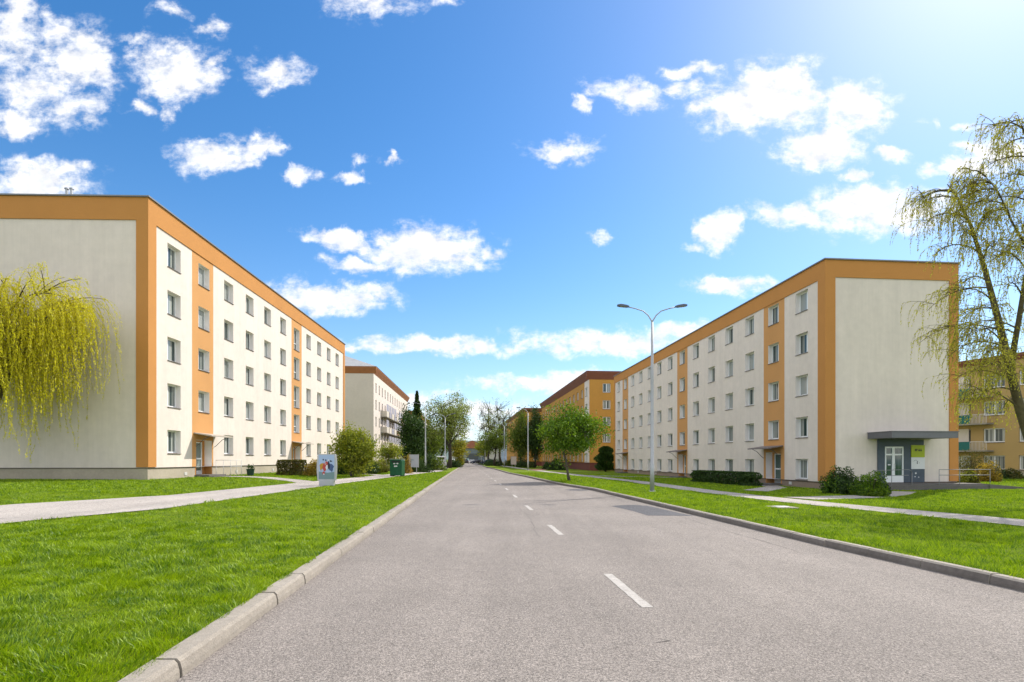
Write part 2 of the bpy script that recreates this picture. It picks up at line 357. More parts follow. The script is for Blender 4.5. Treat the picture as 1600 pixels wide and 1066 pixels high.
def road_shadows():
    mb=MB()
    def P(pts):
        out=[]
        for (x,y) in pts:
            Y=F*CAMZ/(y-HY); out.append(((x-CX)/F*Y,Y,.004))
        mb.poly(out)
    P([(955,791),(968,789.8),(990,789.2),(1012,790.5),(1040,797.0),(1064,802.5),(1084,806.5),(1050,806),(1012,805.8),(990,799)])
    P([(882,765.6),(893,764.6),(911,764.3),(922,766.2),(905,767.0),(890,766.6)])
    mb.build('road_shadow',M['asphalt_shadow'])['kind']='structure'  # wedge-shaped cast shadows painted as darker asphalt
    mb=MB(); pts=[px_g(945,779.0),px_g(900,780.6),px_g(860,782),px_g(818,783.2)]
    for a,b in zip(pts[:-1],pts[1:]):
        mb.poly([(a[0],a[1]-.03,.004),(a[0],a[1]+.03,.004),(b[0],b[1]+.03,.004),(b[0],b[1]-.03,.004)])
    mb.build('shadow_line',M['asphalt_shadow'])['kind']='structure'  # thin lamp-pole shadow drawn as a dark strip
def px_g(x,y):
    Y=F*CAMZ/(y-HY); return ((x-CX)/F*Y,Y)
road_shadows()
def cracks():
    rng=random.Random(12); mb=MB()
    def line(p,dx,dy,n,w,wob):
        x,y=p; A=[]
        for i in range(n+1):
            A.append((x,y,w*rng.uniform(.35,1.2)*(1 if 0<i<n else .1))); x+=dx/n+rng.gauss(0,wob); y+=dy/n+rng.gauss(0,wob)
        for a,b in zip(A[:-1],A[1:]):
            d=Vector((b[0]-a[0],b[1]-a[1],0)).normalized(); q=Vector((-d.y,d.x,0))
            mb.poly([(a[0]-q.x*a[2],a[1]-q.y*a[2],.0035),(b[0]-q.x*b[2],b[1]-q.y*b[2],.0035),(b[0]+q.x*b[2],b[1]+q.y*b[2],.0035),(a[0]+q.x*a[2],a[1]+q.y*a[2],.0035)])
    line((1.25,4.75),.16,.10,7,.008,.012); line((4.9,9.),-.9,24.,70,.007,.025); line((.6,11.),-.7,14.,40,.005,.03); line((-1.6,17.),5.2,1.0,26,.006,.03); line((4.2,12.6),1.5,-.6,14,.006,.03); line((-.9,30.),4.6,.8,20,.009,.03)
    mb.build('road_crack',M['crack'])['kind']='structure'
M['crack']=mat('crack_tar',(.10,.09,.082),.9)
cracks()
def markings():
    mb=MB(); rng=random.Random(3)
    for k in range(-1,24):
        y0=5.87+5.65*k; y1=y0+1.72; l=1.9+.002*y0-max(0,y0-30)*.012
        n=14; L_=[];Rr=[]
        for i in range(n+1):
            Y=y0+(y1-y0)*i/n; j=.006
            L_.append((l-.06+rng.uniform(-j,j)+SL*Y,Y)); Rr.append((l+.06+rng.uniform(-j,j)+SL*Y,Y))
        for i in range(n): mb.poly([(*L_[i],.004),(*Rr[i],.004),(*Rr[i+1],.004),(*L_[i+1],.004)])
    structure(mb.build('lane_markings',M['paint']))
markings()
def kerb(name,side):
    T=LK if side<0 else RK; mb=MB(); rng=random.Random(5+side); Y=-12.; w=.22 if side<0 else .16
    mat_=M['concrete'] if side<0 else M['kerbr']
    while Y<214:
        y2=Y+(1.0 if Y<90 else 4.); g=.007
        if 5.3<Y<6.3 and side<0: g=.02
        a,b=Y+g,y2-g; dz=rng.uniform(-.006,.006); dl=rng.uniform(-.008,.008)
        def sec(y,l0): 
            s=side; X0=l0+SL*y+dl
            z=.13+dz
            return [(X0-s*.0,-.05),(X0+s*.005,.05),(X0+s*.02,z-.025),(X0+s*.045,z),(X0+s*(w-.015),z),(X0+s*w,z-.02),(X0+s*w,-.06)]
        A=[(p[0],a,p[1]) for p in sec(a,lerp(T,a))]; B=[(p[0],b,p[1]) for p in sec(b,lerp(T,b))]
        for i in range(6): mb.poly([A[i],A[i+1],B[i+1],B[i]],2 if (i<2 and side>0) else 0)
        mb.poly(A); mb.poly(B[::-1])
        Y=y2
    # mortar/soil strip under the joints
    for y0,y1 in zip(RY[2:-1],RY[3:]):
        s=side; a=lerp(T,y0)+SL*y0; b=lerp(T,y1)+SL*y1
        mb.poly([(a+s*.04,y0,.07),(a+s*w*.9,y0,.07),(b+s*w*.9,y1,.07),(b+s*.04,y1,.07)],1)
        mb.poly([(a+s*.04,y0,.07),(b+s*.04,y1,.07),(b+s*.04,y1,-.05),(a+s*.04,y0,-.05)],1)
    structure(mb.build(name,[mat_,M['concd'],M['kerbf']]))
M['kerbr']=mat('kerb_weathered',(.31,.275,.23),.9,[(1.2,.12,4),(14,.14,5),(90,.14,2)],(60,.6,.01))
M['kerbf']=mat('kerb_face_shade',(.15,.13,.115),.9,[(1.2,.2,4),(14,.2,5)],(60,.6,.01))  # shade on the right kerb's road side, put into its colour
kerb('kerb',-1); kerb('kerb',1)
# footpaths  (edge tables in l)
PLi=[(-30,-12.0),(2,-10.8),(8,-10.1),(11.2,-9.74),(15,-8.45),(24,-7.8),(30,-7.4),(44,-6.1),(67,-3.9+.35),(110,-3.7),(200,-3.4)]
PLo=[(-30,-14.8),(2,-13.9),(8,-13.3),(14.9,-12.6),(19.4,-10.85),(26,-10.2),(32,-9.6),(44,-8.2),(67,-5.6),(110,-5.6),(200,-5.4)]
PRi=[(-30,15),(5,14.4),(13.4,13.6),(16.5,12.7),(20,11.7),(22,11.4),(28,10.9),(39,11.2),(60,9.5),(90,7.5),(140,6.5),(200,6)]
PRo=[(-30,18),(5,17.2),(13.4,16.4),(16.5,15.3),(20,13.9),(23.7,13.1),(28,12.7),(39,12.9),(60,11.2),(90,9),(140,8),(200,7.5)]
PY=list(np.arange(-30,70,1.5))+list(np.arange(70,205,6.))
gzf=lambda o:(lambda X,Y: float(gz(X,Y))+o)
strip('path',M['gravel'],PY,lambda Y:lerp(PLo,Y),lambda Y:lerp(PLi,Y),gzf(.022),6)
strip('path_line',M['paint'],PY[:60],lambda Y:lerp(PLi,Y)-.85,lambda Y:lerp(PLi,Y)-.79,gzf(.027),1)
strip('path',M['paving'],PY,lambda Y:lerp(PRi,Y),lambda Y:lerp(PRo,Y),gzf(.022),6)
def spur(name,pts,w,mt):   # short link paths: centre points
    V=[];Fc=[];P=[Vector((p[0],p[1],0)) for p in pts]; Q=[]
    for a,b in zip(P[:-1],P[1:]):
        n=max(2,int((b-a).length/.6)); Q+=[a+(b-a)*i/n for i in range(n)]
    Q.append(P[-1])
    for i,p in enumerate(Q):
        t=(Q[min(i+1,len(Q)-1)]-Q[max(i-1,0)]).normalized(); nn=Vector((-t.y,t.x,0))
        for k in (-.5,-.17,.17,.5):
            r=p+nn*k*w; V.append((r.x,r.y,float(gz(r.x,r.y))+.026))
    for j in range(len(Q)-1):
        for i in range(3): Fc.append((j*4+i,j*4+i+1,(j+1)*4+i+1,(j+1)*4+i))
    structure(link(name,np_mesh(name,np.array(V),np.array(Fc),mt)))
SPURS=[([(-19.3,37.0),(-16.5,36.2),(-13.0,33.0),(-11.2,30.5)],1.4),([(-19.6,54.2),(-14,50),(-10.5,46)],1.3),
       ([(18.6,40.1),(17.7,36.4),(13.2,29.5)],1.3),([(17.2,57.2),(13,55),(7,53)],1.5),([(22.6,31.6),(20.4,29.2),(17,26.5),(12.2,23)],1.5)]
for p,w in SPURS: spur('entrance_path',p,w,M['paving'])
def hills():
    mb=MB(); rng=random.Random(2)
    prof=lambda x: 60+45*math.exp(-((x+250)/350)**2)+18*math.sin(x/170.)+9*math.sin(x/61.+1)
    xs=[-2600+100*i for i in range(53)]
    for a,b in zip(xs[:-1],xs[1:]):
        mb.poly([(a,1900,-5),(b,1900,-5),(b,2300,prof(b)),(a,2300,prof(a))]); mb.poly([(a,2300,prof(a)),(b,2300,prof(b)),(b,2560,-5),(a,2560,-5)])
    structure(mb.build('hills',mat('forest_hills',(.10,.14,.13),.95,[(.02,.25,6)])))
hills()

# ------------------------------------------------------------------ building kit
def wall_holes(mb,P,a0,a1,b0,b1,holes,matfn=lambda a,b:0,cuts=[],depth=.3,rmat=None):
    A=sorted(set([a0,a1]+[h[0] for h in holes]+[h[1] for h in holes]+[c for c in cuts if a0<c<a1]))
    B=sorted(set([b0,b1]+[h[2] for h in holes]+[h[3] for h in holes]))
    for i in range(len(A)-1):
        am=(A[i]+A[i+1])/2
        for j in range(len(B)-1):
            bm=(B[j]+B[j+1])/2
            if any(h[0]<am<h[1] and h[2]<bm<h[3] for h in holes): continue
            mb.poly([P(A[i],B[j],0),P(A[i+1],B[j],0),P(A[i+1],B[j+1],0),P(A[i],B[j+1],0)],matfn(am,bm))
    for h in holes:
        d=h[4] if len(h)>4 else depth; u0,u1,z0,z1=h[:4]; m=matfn((u0+u1)/2,(z0+z1)/2) if rmat is None else rmat
        mb.poly([P(u0,z0,0),P(u0,z1,0),P(u0,z1,d),P(u0,z0,d)],m); mb.poly([P(u1,z0,0),P(u1,z0,d),P(u1,z1,d),P(u1,z1,0)],m)
        mb.poly([P(u0,z1,0),P(u1,z1,0),P(u1,z1,d),P(u0,z1,d)],m); mb.poly([P(u0,z0,0),P(u0,z0,d),P(u1,z0,d),P(u1,z0,0)],m)
WCACHE={}
def window(parent,loc,rotz,w,h,kind='two',depth=.3,mir=1,fmat='white',smat='sill',gmat='glass',sill=True):
    """origin: bottom centre of the opening on the frame plane; outward is -y"""
    key=(round(w,2),round(h,2),kind,depth,mir,fmat,smat,gmat,sill)
    if key in WCACHE:
        o=copy_tree(WCACHE[key],parent)
    else:
        f=MB(); t=.085; y0,y1=-.0,.07
        f.box(-w/2,-w/2+t,y0,y1,0,h); f.box(w/2-t,w/2,y0,y1,0,h); f.box(-w/2+t,w/2-t,y0,y1,0,t+.02); f.box(-w/2+t,w/2-t,y0,y1,h-t,h)
        if kind=='two':
            c=mir*.14*w; f.box(c-.06,c+.06,y0-.012,y1,t+.02,h-t)
        if kind=='half':
            f.box(-.05,.05,y0-.012,y1,t+.02,h-t)
        if kind=='stair':
            f.box(-w/2+t,w/2-t,y0-.01,y1,h*.33,h*.33+.07); f.box(-.035,.035,y0-.008,y1,t+.02,h*.33)
        if kind=='three':
            for c in (-w/6,w/6): f.box(c-.05,c+.05,y0-.012,y1,t+.02,h-t)
        o=f.build('window',M[fmat],parent)
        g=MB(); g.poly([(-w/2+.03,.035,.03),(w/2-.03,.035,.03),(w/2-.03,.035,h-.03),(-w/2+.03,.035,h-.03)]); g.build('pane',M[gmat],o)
        if sill:
            s=MB(); s.prism([(.02,.028),(-depth-.05,-.012),(-depth-.05,-.05),(-depth-.02,-.05),(.02,.004)],0,-w/2+.005,w/2-.005); s.build('sill',M[smat],o)
        WCACHE[key]=o
    o.location=loc; o.rotation_euler=(0,0,rotz); return o
def glazed_door(parent,loc,rotz,w,h,mir=1,fmat='white',split=.62,leafs=2):
    f=MB(); t=.08
    f.box(-w/2,-w/2+t,0,.08,0,h); f.box(w/2-t,w/2,0,.08,0,h); f.box(-w/2+t,w/2-t,0,.08,h-t,h); f.box(-w/2+t,w/2-t,0,.08,0,.25)
    c=mir*(split-.5)*w; f.box(c-.07,c+.07,-.012,.08,.25,h-t)
    f.box(-w/2+t,c-.07,0,.08,1.0,1.1); f.box(c+.07,w/2-t,0,.08,1.0,1.1)
    o=f.build('door',M[fmat],parent,loc,rotz)
    g=MB(); g.poly([(-w/2+.04,.04,.2),(w/2-.04,.04,.2),(w/2-.04,.04,h-.05),(-w/2+.04,.04,h-.05)]); g.build('pane',M['glassd'],o)
    k=MB(); x=c-mir*.10; k.tube([(x,-.02,1.15),(x,-.07,1.15),(x,-.07,1.0),(x,-.02,1.0)],.012); k.build('handle',M['steel'],o)
    return o

def panel_block(s,label,loc,rotz,L_,W,zg,zpl,zbb,zt,col_u,ww,wh,tops,orange,stair_cols,doors,plinthm,group=None,col_colours=('cream','peach')):
    """5-storey panel block; local x = s*into the block, y = along the street, z up (world heights)"""
    root=thing('apartment_building',label,'apartment block',(loc[0],loc[1],0),rotz,group)
    P=lambda u,z,d:(s*d,u,z)
    holes=[]; wins=[]
    for k,u in enumerate(col_u):
        for r,t in enumerate(tops):
            if r==4 and k in doors: continue
            if k in stair_cols:
                w_,h_=1.5,(2.1 if r<3 else 1.75); t2=t-.18
            else: w_,h_,t2=ww,wh,t
            holes.append((u-w_/2,u+w_/2,t2-h_,t2)); wins.append((u,t2-h_,w_,h_,k in stair_cols))
    zd=zg+.16
    for k in doors:
        u=col_u[k]; holes.append((u-.95,u+1.0,zd,zd+2.3,.5))
    cuts=[]; 
    for (a,b) in orange: cuts+= [a,b]
    def mf(a,b): return 1 if any(x<a<y for x,y in orange) else 0
    wl=MB(); wall_holes(wl,P,0,L_,zpl,zbb+.02,[(h[0],h[1],max(h[2],zpl),h[3],h[4]) if len(h)>4 else h for h in holes],mf,cuts,.32,2)
    wl.poly([(0,0,zpl),(s*W,0,zpl),(s*W,0,zbb+.02),(0,0,zbb+.02)]); wl.poly([(0,L_,zpl),(s*W,L_,zpl),(s*W,L_,zbb+.02),(0,L_,zbb+.02)]); wl.poly([(s*W,0,zpl),(s*W,L_,zpl),(s*W,L_,zbb+.02),(s*W,0,zbb+.02)])
    wl.build('wall',[M[col_colours[0]],M[col_colours[1]],M['reveal']],root,recalc=False)
    # trim: band round the top and strips down the corners, 6 cm proud
    tr=MB(); e=.06
    tr.box(-s*e,s*(W+e),-e,L_+e,zbb,zt-.05)
    for (u0,u1) in ((-e,.68),(L_-.6,L_+e)):
        tr.box(-s*e,s*.62,u0,u1,zpl+.03,zbb-.001)
        tr.box(s*(W-.55),s*(W+e),u0,u1,zpl+.03,zbb-.001)
    tr.build('trim_band',M['orange'],root)
    rf=MB(); rf.box(-s*.14,s*(W+.14),-.14,L_+.14,zt-.049,zt+.03); rf.build('roof',M['roofmetal'],root)
    # plinth in stretches between the doors
    pl=MB(); fl=MB(); u=.03
    edges=[.03]
    for k in sorted(doors): edges+= [col_u[k]-1.02,col_u[k]+1.07]
    edges.append(L_-.03)
    for a,b in zip(edges[0::2],edges[1::2]):
        pl.box(s*.03,s*1.2,a,b,zg-.8,zpl-.035); fl.box(-s*.025,s*1.2,a-.05,b+.05,zpl-.034,zpl-.001)
    pl.box(s*1.2,s*(W-.03),.03,L_-.03,zg-.8,zpl-.035); fl.box(s*1.2,s*(W+.025),-.025,.2,zpl-.034,zpl-.001)
    pl.build('plinth',M[plinthm],root); fl.build('flashing',M['flash'],root)
    for uu in np.arange(3.6,L_-3,6.7):
        if min(abs(uu-col_u[k]) for k in doors)<1.6: continue
        vt=MB(); vt.box(-s*.0,s*.04,uu,uu+.3,zg+.18,zg+.38); vt.build('vent',M['sillw'],root)
    rz=-s*math.pi/2
    for (u,z,w_,h_,st) in wins:
        window(root,(s*.30,u,z),rz,w_,h_,'stair' if st else 'two',.30,1 if s>0 else -1)
    for k in doors:
        u=col_u[k]
        # portal: side and back walls of the recess, from step to lintel
        pt=MB()
        pt.poly([P(u-.95,zd-.3,0),P(u-.95,zpl,0),P(u-.95,zpl,.5),P(u-.95,zd-.3,.5)]); pt.poly([P(u+1.,zd-.3,0),P(u+1.,zpl,0),P(u+1.,zpl,.5),P(u+1.,zd-.3,.5)])
        pt.box(s*.02,s*1.2,u-1.03,u-.951,zd-.3,zpl-.0); pt.box(s*.02,s*1.2,u+1.001,u+1.06,zd-.3,zpl-.0)
        pt.box(s*.5,s*.6,u-.97,u-.72,zd-.2,zd+2.32); pt.box(s*.5,s*.6,u+.72,u+1.02,zd-.2,zd+2.32); pt.box(s*.5,s*.6,u-.72,u+.72,zd+2.2,zd+2.32)
        pt.build('portal',M['orange' if s<0 else 'peach'],root)
        glazed_door(root,(s*.52,u,zd+.02),rz,1.44,2.18,1 if s>0 else -1)
        st=MB(); st.box(-s*.9,s*.55,u-1.1,u+1.15,zg-.3,zd); st.box(-s*1.25,-s*.9,u-1.1,u+1.15,zg-.3,zg+.07); st.build('step',M['concd'],root)
        cn=MB(); zc=zd+2.62
        cn.prism([(0,zc+.16),(-s*1.15,zc-.02),(-s*1.15,zc-.10),(-s*1.10,zc-.10),(0,zc+.09)],1,u-1.25,u+1.55)
        c=cn.build('canopy',M['canopy' if s<0 else 'canopyd'],root)
        for uu in (u-1.0,u+1.3):
            bt=MB(); bt.tube([(-s*.01,uu,zc-.75),(-s*.18,uu,zc-.62),(-s*.55,uu,zc-.25),(-s*.95,uu,zc-.06)],.02); bt.build('bracket',M['steeld'],c)
    return root

LZ=[14.58,11.75,8.96,6.17,3.37]
LU=[2.5+3.37*k for k in range(11)]
left_block=panel_block(-1,'cream five-storey block with orange trim left of the road, its street front sunlit',(-20.55,30.7),.0259,39.3,9.6,.42,1.13,15.1,16.42,LU,1.36,1.40,LZ,[(4.43,7.06),(LU[6]-1.35,LU[6]+1.35)],[6],[1,6],'plinth')
RZ=[12.95,10.12,7.29,4.46,1.63]
RU=[2.45+3.37*k for k in range(14)]
right_block=panel_block(1,'cream five-storey block right of the road with a grey entrance portal in its end wall',(19.77,34.3),.0869,48.6,8.95,-.33,.17,13.1,14.24,RU,1.36,1.38,RZ,[(RU[1]-1.4,RU[1]+1.3),(RU[6]-1.35,RU[6]+1.35),(RU[12]-1.35,RU[12]+1.35)],[],[1,6,12],'plinth_r')
def roof_pipes():
    for k in (0,1):
        mb=MB(); X,Y,Z=px(108+7.5*k,310,31.8); 
        # on the roof in local coordinates of the block
        x=X+20.55; y=Y-30.7
        mb.tube([(x,y,16.44),(x,y,17.34)],.075,10); mb.tube([(x,y,17.32),(x,y,17.38),(x,y,17.42)],[.12,.12,.07],10)
        mb.build('vent_pipe',M['steel'],left_block,smooth=False)
roof_pipes()

# ------------------------------------------------------------------ entrance of the right block's end wall
M['portal']=mat('portal_bluegrey',(.075,.095,.12),.6,[(2,.12,4)])
M['slate']=mat('canopy_slate',(.145,.145,.16),.55,[(1.5,.1,4)])
M['lime']=mat('sign_lime',(.36,.42,.015),.5); M['signw']=mat('sign_white',(.66,.66,.66),.5); M['ink']=mat('sign_ink',(.02,.02,.02),.6)
M['railg']=mat('rail_grey',(.25,.255,.26),.5,metal=.5)
def gable_entrance():
    b=right_block; g=-.33
    pr=MB(); 
    pr.box(3.47,3.92,-.10,.0-.001,.13,2.88); pr.box(5.20,5.68,-.10,-.001,.13,2.88); pr.box(3.92,5.20,-.10,-.001,2.42,2.88); pr.box(5.69,6.61,-.06,-.001,2.52,2.86); pr.build('portal',M['portal'],b)
    pn=MB(); pn.box(5.69,6.61,-.12,-.001,.13,.985); 
    for (x,z,r) in ((6.0,.72,.06),(5.95,.5,.04),(6.2,.47,.035)): pn.tube([(x,-.121,z),(x,-.124,z)],r,8,1)
    pn.build('info_panel',[M['portal'],M['signw']],b)
    dr=MB(); t=.085; h=2.27; z0=.14; x0,x1=3.93,5.19; xm=4.5
    dr.box(x0,x0+t,-.09,-.02,z0,z0+h); dr.box(x1-t,x1,-.09,-.02,z0,z0+h); dr.box(x0+t,x1-t,-.09,-.02,z0+h-t,z0+h); dr.box(xm-.09,xm+.09,-.10,-.02,z0,z0+h-t)
    for a,c in ((x0+t,xm-.09),(xm+.09,x1-t)):
        dr.box(a,c,-.09,-.02,z0,z0+.42); dr.box(a,c,-.09,-.02,z0+1.72,z0+1.82)
    d=dr.build('door',M['white'],b)
    gl=MB(); gl.poly([(x0+.05,-.05,z0+.3),(x1-.05,-.05,z0+.3),(x1-.05,-.05,z0+h-.05),(x0+.05,-.05,z0+h-.05)]); gl.build('pane',M['glassd'],d)
    hd=MB(); hd.tube([(xm+.05,-.1,1.3),(xm+.05,-.16,1.3),(xm+.05,-.16,1.02),(xm+.05,-.1,1.02)],.015); hd.build('handle',M['steel'],d)
    nt=MB(); nt.box(4.12,4.3,-.093,-.0905,1.22,1.3); nt.build('notice',M['signw'],d)
    s1=MB(); s1.box(5.69,6.61,-.13,-.001,1.735,2.51)
    for (a,c,z,zz) in ((5.93,5.97,2.12,2.28),(5.97,6.01,2.17,2.23),(6.01,6.05,2.12,2.28),(6.07,6.11,2.17,2.27),(6.17,6.27,2.12,2.2),(6.17,6.2,2.2,2.25),(6.24,6.27,2.2,2.28),(6.30,6.40,2.12,2.21),(6.33,6.37,2.21,2.29)):
        s1.box(a,c,-.134,-.1305,z,zz,1)
    s1.build('sign',[M['lime'],M['ink']],b)
    s2=MB(); s2.box(5.69,6.61,-.13,-.001,.99,1.73)
    arc=[(5.85+.30*(i/9.),1.38+.17*math.sin(math.pi*(.15+.75*i/9.))) for i in range(10)]
    for (a,c) in zip(arc[:-1],arc[1:]): s2.poly([(a[0],-.1325,a[1]),(c[0],-.1325,c[1]),(c[0],-.1325,c[1]+.018),(a[0],-.1325,a[1]+.018)],1)
    s2.prism([(6.06,1.33),(6.10,1.31),(6.13,1.36),(6.10,1.42),(6.12,1.52),(6.07,1.46)],1,-.134,-.1305,1); s2.prism([(6.20,1.34),(6.25,1.34),(6.24,1.42),(6.21,1.44)],1,-.134,-.1305,2)
    s2.build('sign',[M['signw'],M['ink'],M['steel']],b)
    cp=MB(); cp.box(2.82,7.12,-1.98,-.001,2.90,3.27); cp.box(2.79,7.15,-2.01,-.0015,3.271,3.31); cp.build('canopy',M['slate'],b)
    dk=MB(); dk.box(2.95,9.3,-1.55,-.035,-.9,.10)
    dk.prism([(9.3,-.9),(9.3,.10),(13.4,-.26),(13.4,-.9)],1,-1.55,-.30)
    dk.prism([(2.95,-.9),(2.95,.10),(1.9,-.30),(1.9,-.9)],1,-1.55,-.5)
    dk.box(2.9,9.3,-1.70,-1.551,-.9,.02); dk.build('ramp',M['concd'],b)
    root=thing('handrail','galvanised two-bar handrail along the ramp at the grey portal','railing',(19.77,34.3,0),.0869)
    h1,h2=.98,.64
    def rail(name,pts,r=.022):
        m=MB(); m.tube(pts,r*.75,8); m.build(name,M['railg'],root,smooth=True)
    Yf=-1.62
    for zz in (h1,h2):
        rail('rail',[(1.9,Yf,zz-.05),(4.2,Yf,zz)]+([(4.35,Yf,zz-.05),(4.42,Yf,zz-.2)] if zz==h1 else []))
        rail('rail',[(6.2,Yf,zz),(9.6,Yf,zz)])
    for x,zt in ((1.95,.93),(3.1,.95),(4.42,.8),(6.2,h1),(7.55,h1),(9.58,h1)):
        rail('post',[(x,Yf,-.4),(x,Yf,zt)],.024)
gable_entrance()

# ------------------------------------------------------------------ railing, pot and other small things by the left door
def left_door_bits():
    r=thing('handrail','white steel handrail beside the first doorway of the sunlit block','railing',(-20.55,30.7,0),.0259)
    u0=7.15
    def t(name,pts,rad=.02):
        m=MB(); m.tube(pts,rad,6); m.build(name,M['railw'],r,smooth=True)
    for zz in (1.55,1.1): t('rail',[(.12,u0,zz),(1.15,u0,zz),(1.2,u0+1.5,zz)])
    for p in ((.15,u0),(.65,u0),(1.15,u0),(1.2,u0+.75),(1.2,u0+1.5)): t('post',[(p[0],p[1],.3),(p[0],p[1],1.55)])
    p=thing('planter','dark green pot with a small plant beside the steps of the sunlit block','planter',(-18.75,39.0,.42))
    m=MB(); m.tube([(0,0,0),(0,0,.45),(0,0,.5),(0,0,.5),(0,0,.42)],[.2,.27,.3,.25,.24],14); m.build('pot',M['potg'],p,smooth=False)
    V,Fc=leaves(np.array([[0,0,.62]])+RNG.normal(0,.1,(90,3))*[1.2,1.2,1.],.07); link('plant',np_mesh('plant',V,Fc,M['l_dark']),p)
M['railw']=mat('painted_rail',(.62,.60,.57),.5); M['potg']=mat('pot_green',(.02,.05,.035),.5)

# ------------------------------------------------------------------ foliage kit
def leaves(C,size,asp=.5,axis=None,rng=RNG,droop=0.):
    n=len(C)
    a=rng.normal(size=(n,3)); 
    if axis is not None: a=a*.45+axis
    a[:,2]-=droop
    a/=np.linalg.norm(a,axis=1,keepdims=True)+1e-9
    b=rng.normal(size=(n,3)); b-=a*(a*b).sum(1,keepdims=True); b/=np.linalg.norm(b,axis=1,keepdims=True)+1e-9
    s=size*rng.uniform(.6,1.3,(n,1))
    V=np.stack([C-a*s,C+b*s*asp,C+a*s,C-b*s*asp],1).reshape(-1,3)
    return V,np.arange(n*4).reshape(-1,4)
GR=[('l_green',(.045,.12,.006),(.19,.30,.010)),('l_dark',(.018,.045,.010),(.06,.11,.018)),('l_olive',(.05,.09,.008),(.17,.23,.018)),('l_yellow',(.22,.22,.012),(.42,.38,.03)),
    ('l_lime',(.11,.16,.008),(.36,.37,.025)),('l_willow',(.48,.46,.006),(.86,.78,.02)),('l_birch',(.30,.28,.015),(.56,.54,.05)),('l_spring',(.14,.18,.025),(.32,.37,.07)),('l_hedge',(.05,.055,.012),(.16,.14,.02)),('l_rust',(.22,.15,.02),(.42,.30,.03)),('l_conifer',(.018,.05,.010),(.06,.11,.018))]
for nm,c1,c2 in GR: M[nm]=leaf_mat(nm,c1,c2,.4 if nm not in('l_dark','l_conifer') else .2)
def vec(*a): return Vector(a)
def broadleaf(name,label,cat,loc,H,trunk_h,tr,rx,rz,cz,nclump,nleaf,lsize,lm,bark='bark',seed=1,sigma=.35,group=None,ry=None,limbs=7,shell=.45,stems=1,twig_r=.02,flat=.75):
    rng=np.random.default_rng(seed); root=thing(name,label,cat,loc,0,group); ry=ry or rx
    mb=MB(); ends=[]
    for st in range(stems):
        ang=rng.uniform(0,6.28); off=0 if stems==1 else .12*st+.05
        bx,by=off*math.cos(ang),off*math.sin(ang)
        tp=vec(bx*3+rng.normal()*.05*H,by*3+rng.normal()*.03*H,min(H*.86,cz+rz*.55))
        k=6; pts=[]; rad=[]
        for i in range(k+1):
            f=i/k; pts.append((bx+(tp.x-bx)*f+rng.normal()*.012*H*(f>0),by+(tp.y-by)*f,-.15+(tp.z+.15)*f)); rad.append(tr*(1.25 if i==0 else 1)*(1-f*.82)/(1 if stems==1 else 1.4))
        mb.tube(pts,rad,8); ends.append((vec(*pts[-1]),rad[-1])); ends.append((vec(*pts[-2]),rad[-2]))
        for i in range(limbs):
            f=max(trunk_h/tp.z, .15)+rng.uniform(0,.5)*(1-trunk_h/tp.z); j=min(int(f*k),k-1); ff=f*k-j
            s0=vec(*pts[j]).lerp(vec(*pts[j+1]),ff); th=2*math.pi*(i+rng.uniform(-.3,.3))/limbs
            e=vec(rx*.62*math.cos(th)*rng.uniform(.6,1.1),ry*.62*math.sin(th)*rng.uniform(.6,1.1),cz+rz*rng.uniform(-.45,.5))
            mid=s0.lerp(e,.5)+vec(0,0,-.05*H*rng.uniform(-.2,1)); r0=tr*(1-f*.7)*.5
            mb.tube([s0,s0.lerp(mid,.55)+vec(0,0,.01*H),mid,e],[r0,r0*.8,r0*.6,r0*.3],6); ends+= [(e,r0*.3),(mid,r0*.5)]
    d=rng.normal(size=(nclump,3)); d/=np.linalg.norm(d,axis=1,keepdims=True); rr=rng.uniform(0,1,(nclump,1))**shell
    lump=1+.22*np.sin(d[:,:1]*5+seed)+.16*np.sin(d[:,1:2]*7+2*seed)+.10*np.sin(d[:,2:]*6+seed*3)
    lump=np.clip(lump,.6,1.14)
    C=d*rr*lump*np.array([rx,ry,rz])*.92+np.array([0,0,cz])
    for c in C:
        v=vec(*c); e,r=min(ends,key=lambda q:(q[0]-v).length)
        m_=e.lerp(v,.5)+vec(*(rng.normal(size=3)*.05*rx)); mb.tube([e,m_,v],[max(min(r*.7,twig_r*2),twig_r*.8),twig_r,twig_r*.5],4,cap=False)
    mb.build('trunk',M[bark],root,smooth=True)
    n=np.maximum(1,(nleaf*rng.uniform(.45,1.5,nclump)).astype(int)); idx=np.repeat(np.arange(nclump),n)
    pos=C[idx]+rng.normal(size=(len(idx),3))*sigma*np.array([1,1,flat])
    V,Fc=leaves(pos,lsize,.55,rng=rng,droop=.3); link('crown',np_mesh('crown',V,Fc,M[lm]),root)
    return root
